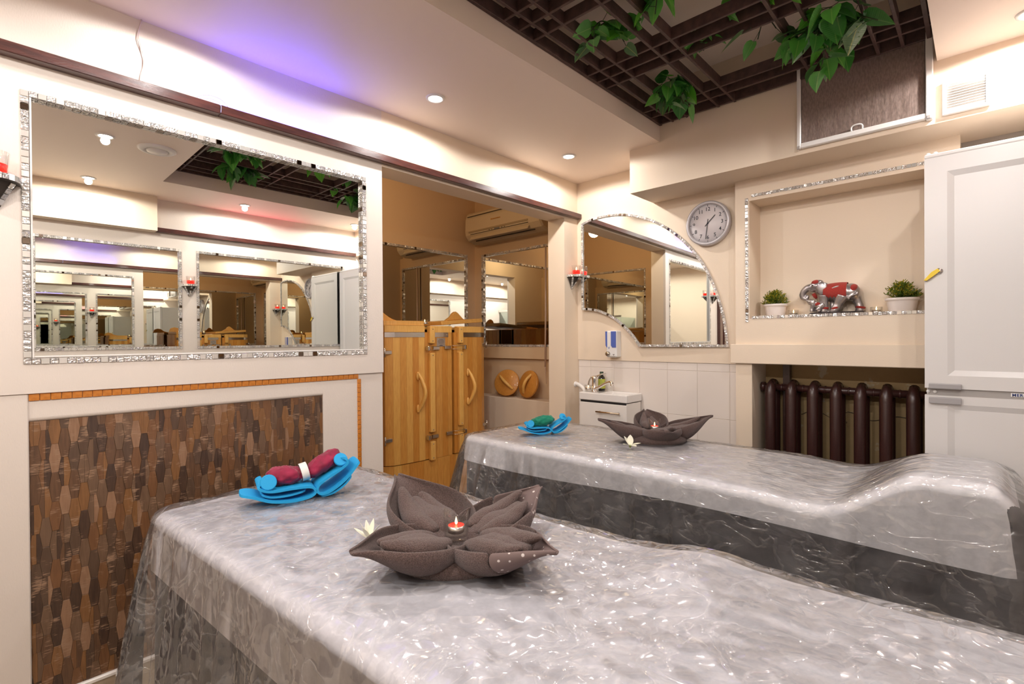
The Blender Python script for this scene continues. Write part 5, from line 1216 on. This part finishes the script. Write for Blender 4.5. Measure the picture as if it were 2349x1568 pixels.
# ------------------------------------------------------------------ foam slippers and wrapped bundles
FOAM = mat('sky_blue_foam', (0.015, 0.36, 0.72), 0.65, bump=(300, 0.15))
def ribbon(path, th, w0, w1, parent, M, name='sole', taper=True):
    """thick foam strip following path (a, z) in the local x-z plane, spread across y from w0 to w1"""
    P = smooth_path([(a, 0, z) for a, z in path], 6); n = len(P); b = MB(); L_, R_ = [], []
    rows = []
    for i, p in enumerate(P):
        d = (P[min(i+1, n-1)]-P[max(i-1, 0)]).normalized(); nn = Vector((-d.z, 0, d.x))
        f = i/(n-1); e = min(f, 1-f); k = 1 if not taper else (0.35+0.65*math.sqrt(max(0, 1-(1-min(1, e/0.14))**2)))
        mid = (w0+w1)/2; hw = (w1-w0)/2*k
        r = []
        for (yy, tt) in ((-1, -0.5), (-1, 0.5), (1, 0.5), (1, -0.5)):
            r.append(p + nn*(tt*th) + Vector((0, mid+yy*hw, 0)))
        rows.append(r)
    b.grid(rows, closed=True, M=M); b.bm.faces.ensure_lookup_table()
    b._add([M @ v for v in rows[0]], [(0, 1, 2, 3)]); b._add([M @ v for v in rows[-1]], [(3, 2, 1, 0)])
    bmesh.ops.remove_doubles(b.bm, verts=b.bm.verts[:], dist=1e-6)
    for f in b.bm.faces: f.smooth = False
    return b.build(name, FOAM, parent, local=True)
def slippers(c, ang, sc, labs, bundle_lab, col, two):
    M = Matrix.Scale(sc, 4)
    left = thing('foam_slipper', labs[0], 'slipper', c, ang, group='folded blue foam slippers')
    ribbon([(-0.175, 0.040), (-0.14, 0.032), (-0.09, 0.012), (-0.03, 0.004), (0.02, 0.010), (0.036, 0.024), (0.022, 0.040), (-0.03, 0.043), (-0.085, 0.042), (-0.115, 0.050), (-0.126, 0.062), (-0.112, 0.074)], 0.0075, -0.052, 0.052, left, M)
    ribbon([(-0.118, 0.036), (-0.09, 0.024), (-0.04, 0.022), (0.012, 0.030)], 0.006, -0.045, 0.045, left, M, 'strap')
    MB().lathe([(0.0, 0.004), (0.022, 0.004), (0.024, 0.0), (0.022, -0.004), (0.0, -0.004)], 20, smooth=False, M=M @ Matrix.Translation((-0.098, -0.040, 0.070)) @ Matrix.Rotation(math.radians(70), 4, 'X') @ Matrix.Rotation(0.5, 4, 'Z')).build('toe_flap', FOAM, left, local=True)
    right = thing('foam_slipper', labs[1], 'slipper', c, ang, group='folded blue foam slippers')
    ribbon([(0.178, 0.098), (0.165, 0.088), (0.13, 0.050), (0.09, 0.022), (0.06, 0.012), (0.042, 0.022), (0.046, 0.042), (0.075, 0.062), (0.115, 0.084), (0.135, 0.102), (0.128, 0.116), (0.112, 0.114)], 0.0075, -0.052, 0.052, right, M)
    ribbon([(0.05, 0.004), (0.09, 0.010), (0.125, 0.030), (0.15, 0.058)], 0.006, -0.048, 0.048, right, M, 'strap')
    MB().lathe([(0.0, 0.004), (0.020, 0.004), (0.022, 0.0), (0.020, -0.004), (0.0, -0.004)], 20, smooth=False, M=M @ Matrix.Translation((0.116, -0.036, 0.112)) @ Matrix.Rotation(math.radians(60), 4, 'X')).build('toe_flap', FOAM, right, local=True)
    t = thing('wrapped_bundle', bundle_lab, 'cloth bundle', (c[0], c[1], c[2]+0.045*sc), ang)
    CL = mat('bundle_cloth_%s' % ('wine' if two else 'green'), col, 0.75, bump=(40, 0.5), var=(30, [v*0.65 for v in col], 4), sheen=0.3)
    def lump(c_, r_, tilt, nm):
        b = MB(); b.ell((0, 0, 0), r_, u=48, v=30)
        for v in b.bm.verts:
            n1 = noise.noise(v.co*45+Vector((c_[0]*50, 3, 1))); n2 = abs(noise.noise(Vector((v.co.x*150, v.co.y*60, v.co.z*60)))); v.co *= 1+0.16*n1-0.16*n2
        b.bm.transform(M @ Matrix.Translation(c_) @ Matrix.Rotation(tilt, 4, 'Y')); b.build(nm, CL, t, local=True)
    if two:
        lump((-0.048, 0.004, 0.030), (0.056, 0.042, 0.031), 0.10, 'cloth'); lump((0.068, 0.008, 0.052), (0.066, 0.040, 0.028), -0.55, 'cloth')
        b = MB(); k = 44
        for r_, x in ((1, -0.012), (1, 0.012)): pass
        rows = []
        for i in range(7):
            x = -0.011+0.022*i/6; rows.append([(x, (0.0345+0.0030*(j % 2))*math.cos(2*PI*j/k), (0.0255+0.0026*(j % 2))*math.sin(2*PI*j/k)) for j in range(k)])
        b.grid(rows, closed=True, M=M @ Matrix.Translation((0.010, 0.004, 0.034)) @ Matrix.Rotation(-0.22, 4, 'Y')); b.build('elastic_cuff', mat('white_ribbed_knit', (0.80, 0.77, 0.74), 0.8), t, local=True)
    else:
        lump((-0.012, 0.0, 0.036), (0.085, 0.046, 0.036), -0.15, 'cloth')
slippers((0.535, 0.705, BEDZ), math.radians(74), 1.0, ('blue foam slipper, lower left one of the folded pair on the near table', 'blue foam slipper, raised right one of the folded pair on the near table'),
         'wine-red cloth bundle with white elastic cuff in the near pair of blue slippers', (0.32, 0.012, 0.055), True)
slippers((0.43, 2.06, BEDZ), math.radians(50), 0.80, ('blue foam slipper, left one of the folded pair on the far table', 'blue foam slipper, right one of the folded pair on the far table'),
         'green cloth bundle held in the blue slippers on the far table', (0.0, 0.22, 0.13), False)

# ------------------------------------------------------------------ flowers
FLW = mat('white_petal', (0.86, 0.83, 0.70), 0.5, var=(30, (0.82, 0.80, 0.62), 2), sss=0.1); FLG = mat('flower_green', (0.40, 0.48, 0.10), 0.6)
def blossom(lab, c, ang, n, size, lifts, wid=0.34, rot=0.0, tiltx=0.0):
    t = thing('flower', lab, 'flower', c, ang, group='white blossoms beside the towels', rx=tiltx)
    for i in range(n):
        a = 2*PI*i/n + rot; lift = lifts[i % len(lifts)]; rows = []
        for k in range(9):
            f = k/8; w_ = wid*math.sin(PI*min(1, f**0.8*0.97+0.03))**0.8*size; r = f*size
            x = r*math.cos(lift); z = r*math.sin(lift)+0.006
            rows.append([(x+0.0*j, w_*j, z + 0.25*w_*abs(j)) for j in (-1, -0.5, 0, 0.5, 1)])
        b = MB(); b.grid(rows, M=Matrix.Rotation(a, 4, 'Z')); o = b.build('petal', FLW, t, local=True); add_solid(o, 0.0012)
    MB().ell((0, 0, 0.006), (0.006, 0.006, 0.007)).build('flower_centre', FLG, t, local=True)
blossom('white five-petalled blossom lying in front of the far towel flower', (0.952, 2.045, BEDZ), math.radians(-45), 5, 0.052, (0.15, 0.25, 1.25, 0.95, 0.3), 0.30, 0.3)
blossom('cream blossom with thin petals lying behind the left side of the near towel flower', (1.02, 0.66, BEDZ+0.001), 0.3, 8, 0.050, (0.9, 0.5, 1.1), 0.15, 0.2)
blossom('pale yellow-green blossom behind the far towel flower', (0.90, 2.43, BEDZ), 0.8, 5, 0.045, (0.8, 1.1, 0.6), 0.25)

# ------------------------------------------------------------------ potted plants in the niche
PLM = [leafmat('succulent_yellow', (0.42, 0.36, 0.03), (0.50, 0.44, 0.05), (0.42, 0.36, 0.03)), leafmat('succulent_green', (0.10, 0.17, 0.02), (0.13, 0.21, 0.03), (0.10, 0.17, 0.02)), leafmat('succulent_olive', (0.24, 0.25, 0.025), (0.28, 0.29, 0.04), (0.2, 0.2, 0.02))]
POTM = mat('white_ribbed_pot', (0.82, 0.74, 0.70), 0.4)
def plant(lab, c, R, H, PH, seed):
    t = thing('potted_plant', lab, 'potted plant', c, group='potted plants in the niche')
    b = MB(); n = 72; rows = []
    for (r, z, rib) in ((0.0, 0.008, 0), (R*0.72, 0.008, 0), (R*0.76, 0.012, 1), (R*0.86, H*0.62, 1), (R*0.90, H*0.80, 0), (R*0.93, H*0.84, 0), (R, H*0.86, 0), (R, H, 0), (R*0.92, H, 0), (R*0.90, H*0.9, 0), (0, H*0.88, 0)):
        rows.append([((r+0.0012*rib*(1 if j % 2 else -1))*math.cos(2*PI*j/n), (r+0.0012*rib*(1 if j % 2 else -1))*math.sin(2*PI*j/n), z) for j in range(n)])
    b.grid(rows, closed=True); b.build('pot', POTM, t, local=True)
    MB().lathe([(0.0, 0.0), (R*0.80, 0.0), (R*0.88, 0.006), (R*0.86, 0.010), (0.0, 0.008)], 40).build('saucer', POTM, t, local=True)
    rnd = random.Random(seed); b = MB()
    for k in range(85):
        az = rnd.uniform(0, 2*PI); el = rnd.uniform(0.15, 1.5); l = PH*rnd.uniform(0.75, 1.0)
        d = Vector((math.cos(az)*math.cos(el), math.sin(az)*math.cos(el), math.sin(el))); o = Vector((0, 0, H*0.9)); e = o + Vector((d.x*R*1.12, d.y*R*1.12, d.z*l)); b.mi = 1
        b.tube([o, e], 0.0012, 4)
        for q in range(12):
            f = 0.50+0.5*q/11; p = o+(e-o)*f; a2 = q*2.4+az
            ld = (d*0.7 + Vector((math.cos(a2), math.sin(a2), 0.25+0.3*math.sin(a2*3)))*0.85).normalized(); sz = rnd.uniform(0.012, 0.019)
            sd = ld.cross(Vector((0.3, 0.2, 1))).normalized()*0.0036; up = ld.cross(sd).normalized()*0.0015
            b.mi = rnd.choices((0, 1, 2), (4, 4, 3))[0]
            b._add([p, p+ld*sz*0.55+sd+up, p+ld*sz, p+ld*sz*0.55-sd+up], [(0, 1, 2, 3)])
    b.build('foliage', PLM, t, local=True, props={'kind': 'stuff'}, recalc=False)
plant('smaller yellow-green plant in a white ribbed pot at the left end of the niche', (1.300, 3.015, NZ0), 0.058, 0.080, 0.085, 1)
plant('larger yellow-green plant in a white ribbed pot at the right end of the niche', (1.855, 3.010, NZ0), 0.066, 0.080, 0.088, 2)

# ------------------------------------------------------------------ elephant figurine
SILV = mat('antique_silver_glaze', (0.46, 0.42, 0.41), 0.28, metal=0.75, var=(18, (0.30, 0.27, 0.27), 3))
REDGL = mat('red_glitter', (0.50, 0.045, 0.03), 0.35, bump=(900, 0.9), var=(500, (0.32, 0.02, 0.015), 2))
DKB = mat('dark_bronze_base', (0.035, 0.028, 0.030), 0.25, metal=0.4, var=(40, (0.10, 0.085, 0.08), 4))
EX = lambda cx: (cx-1140)*0.000325; EZ = lambda cy: (780-cy)*0.000325
t = thing('elephant_figurine', 'silver mother and calf elephant figurine with red glitter blanket in the niche', 'figurine', (1.585, 3.02, NZ0))
def remeshed(b, name, mt, vox, it=6):
    o = b.build(name, mt, t, local=True); r = o.modifiers.new('fuse', 'REMESH'); r.mode = 'VOXEL'; r.voxel_size = vox; r.use_smooth_shade = True
    s = o.modifiers.new('soften', 'SMOOTH'); s.iterations = it; s.factor = 0.5; return o
def epath(l, y=0.0): return [(EX(a), y, EZ(c)) for a, c in l]
b = MB()
b.ell((EX(1195), 0, EZ(395)), (0.082, 0.046, 0.047), u=24, v=16); b.ell((EX(1340), 0, EZ(400)), (0.040, 0.042, 0.045)); b.ell((EX(1030), 0, EZ(385)), (0.042, 0.038, 0.044))
b.tube(epath([(1040, 370), (980, 350), (920, 310)]), [0.036, 0.032, 0.030], 16)
b.ell((EX(880), 0, EZ(275)), (0.034, 0.028, 0.031)); b.ell((EX(905), 0, EZ(220)), (0.022, 0.022, 0.016)); b.ell((EX(830), 0, EZ(325)), (0.020, 0.020, 0.016))
b.tube(smooth_path(epath([(830, 290), (760, 290), (700, 335), (668, 400), (680, 455), (720, 468), (742, 440), (722, 415)]), 5), [0.021-0.0140*i/35 for i in range(36)], 12)
for (l, y, r) in (([(985, 430), (985, 560), (985, 690)], 0.024, (0.025, 0.019, 0.021)), ([(1240, 450), (1180, 590), (1135, 690)], 0.026, (0.030, 0.020, 0.022)), ([(1060, 430), (1080, 560), (1085, 690)], -0.024, (0.025, 0.019, 0.021)),
                  ([(1370, 440), (1430, 570), (1455, 690)], -0.020, (0.030, 0.020, 0.021)), ([(1340, 440), (1385, 580), (1395, 690)], 0.022, (0.028, 0.019, 0.021))):
    if y == 0.022: continue
    b.tube(epath(l, -y), r, 14); b.ell((EX(l[-1][0]-6), -y, EZ(l[-1][1]+4)), (0.024, 0.021, 0.012))
b.tube(smooth_path(epath([(1440, 400), (1435, 440), (1370, 460), (1330, 485), (1328, 520)], -0.036), 4), 0.005, 8)
remeshed(b, 'elephant_body', SILV, 0.0034)
b = MB()                                                   # ears
for s in (-1, 1): b.tube(epath([(945, 235), (965, 300), (945, 400)], 0.0), 0.001, 4) if False else b.ell((EX(965), s*0.034, EZ(315)), (0.026, 0.007, 0.033), M=Matrix.Translation((0, 0, 0)))
remeshed(b, 'ears', SILV, 0.003, 3)
b = MB(); n1_, n2_ = 26, 18; rows = []                      # blanket with a scalloped hem
for i in range(n1_+1):
    f = i/n1_; x = EX(985)+(EX(1300)-EX(985))*f; row = []
    for j in range(n2_+1):
        g = -1+2*j/n2_; drop = 2.02 + (0.22 if (i//2) % 2 else 0.0); a = g*drop
        k = math.sqrt(max(0.05, 1-((x-EX(1190))/0.125)**2)); row.append((x, 0.0500*k*math.sin(a), EZ(395)+0.0500*k*math.cos(a)))
    rows.append(row)
b.grid(rows); o = b.build('blanket', REDGL, t, local=True); add_solid(o, 0.002)
MB().ell((0, 0, 0), (0.021, 0.004, 0.010), M=Matrix.Translation((EX(1150), -0.041, EZ(335))) @ Matrix.Rotation(-0.45, 4, 'Y') @ Matrix.Rotation(0.55, 4, 'X')).build('blanket_medallion', SILV, t, local=True)
b = MB(); b.ell((EX(870), 0, EZ(222)), (0.024, 0.0275, 0.017)); b.ell((EX(1375), 0, EZ(355)), (0.022, 0.0425, 0.026)); remeshed(b, 'head_cap', REDGL, 0.003, 3)
for (cx_, cy_, y) in ((1150, 645, -0.026), (1450, 640, 0.020), (985, 640, -0.024)): MB().lathe([(0.0195, -0.006), (0.0225, -0.004), (0.0225, 0.004), (0.0195, 0.006)], 18, M=Matrix.Translation((EX(cx_), y, EZ(cy_))) @ Matrix.Rotation(0.2 if cx_ > 1300 else -0.3 if cx_ > 1000 else 0, 4, 'Y')).build('anklet', REDGL, t, local=True)
b = MB(); b.tube(epath([(835, 395), (862, 440), (880, 475)], -0.012), [0.009, 0.010, 0.006], 10); b.build('neck_tassel', REDGL, t, local=True)
for s in (-1, 1): MB().ell((EX(828), s*0.0265, EZ(262)), (0.003, 0.0022, 0.0025)).build('eye', DKB, t, local=True)
b = MB()                                                   # the calf reaching up
b.ell((EX(945), -0.040, EZ(600)), (0.024, 0.018, 0.021)); b.ell((EX(865), -0.040, EZ(570)), (0.017, 0.015, 0.017)); b.ell((EX(815), -0.040, EZ(535)), (0.016, 0.014, 0.015))
b.tube(smooth_path(epath([(800, 530), (765, 505), (742, 478)], -0.040), 4), [0.008-0.0005*i for i in range(9)], 10)
for (l, y) in (([(850, 580), (835, 640), (832, 690)], -0.046), ([(870, 590), (868, 650), (870, 690)], -0.030), ([(985, 610), (1000, 660), (985, 690)], -0.032), ([(960, 640), (910, 660), (955, 690)], -0.050)): b.tube(epath(l, y), [0.012, 0.009, 0.010], 10)
b.ell((EX(845), -0.054, EZ(545)), (0.012, 0.004, 0.016))
remeshed(b, 'calf', SILV, 0.0025, 3)
MB().ell((EX(925), -0.041, EZ(578)), (0.020, 0.0175, 0.012)).build('calf_blanket', REDGL, t, local=True)
b = MB(); n = 44; rows = []
for (k, z) in ((1.0, 0.0), (1.0, 0.006), (0.96, 0.014), (0.90, 0.021), (0.5, 0.026), (0.0, 0.026)):
    rows.append([(EX(1140)+0.133*k*math.copysign(abs(math.cos(2*PI*j/n))**0.7, math.cos(2*PI*j/n))*(1+0.03*math.sin(j*1.7)), -0.012+0.062*k*math.copysign(abs(math.sin(2*PI*j/n))**0.8, math.sin(2*PI*j/n)), z+(0.004*math.sin(j*1.3) if 0.01 < z < 0.025 else 0)) for j in range(n)])
b.grid(rows, closed=True); b.build('base', DKB, t, local=True)
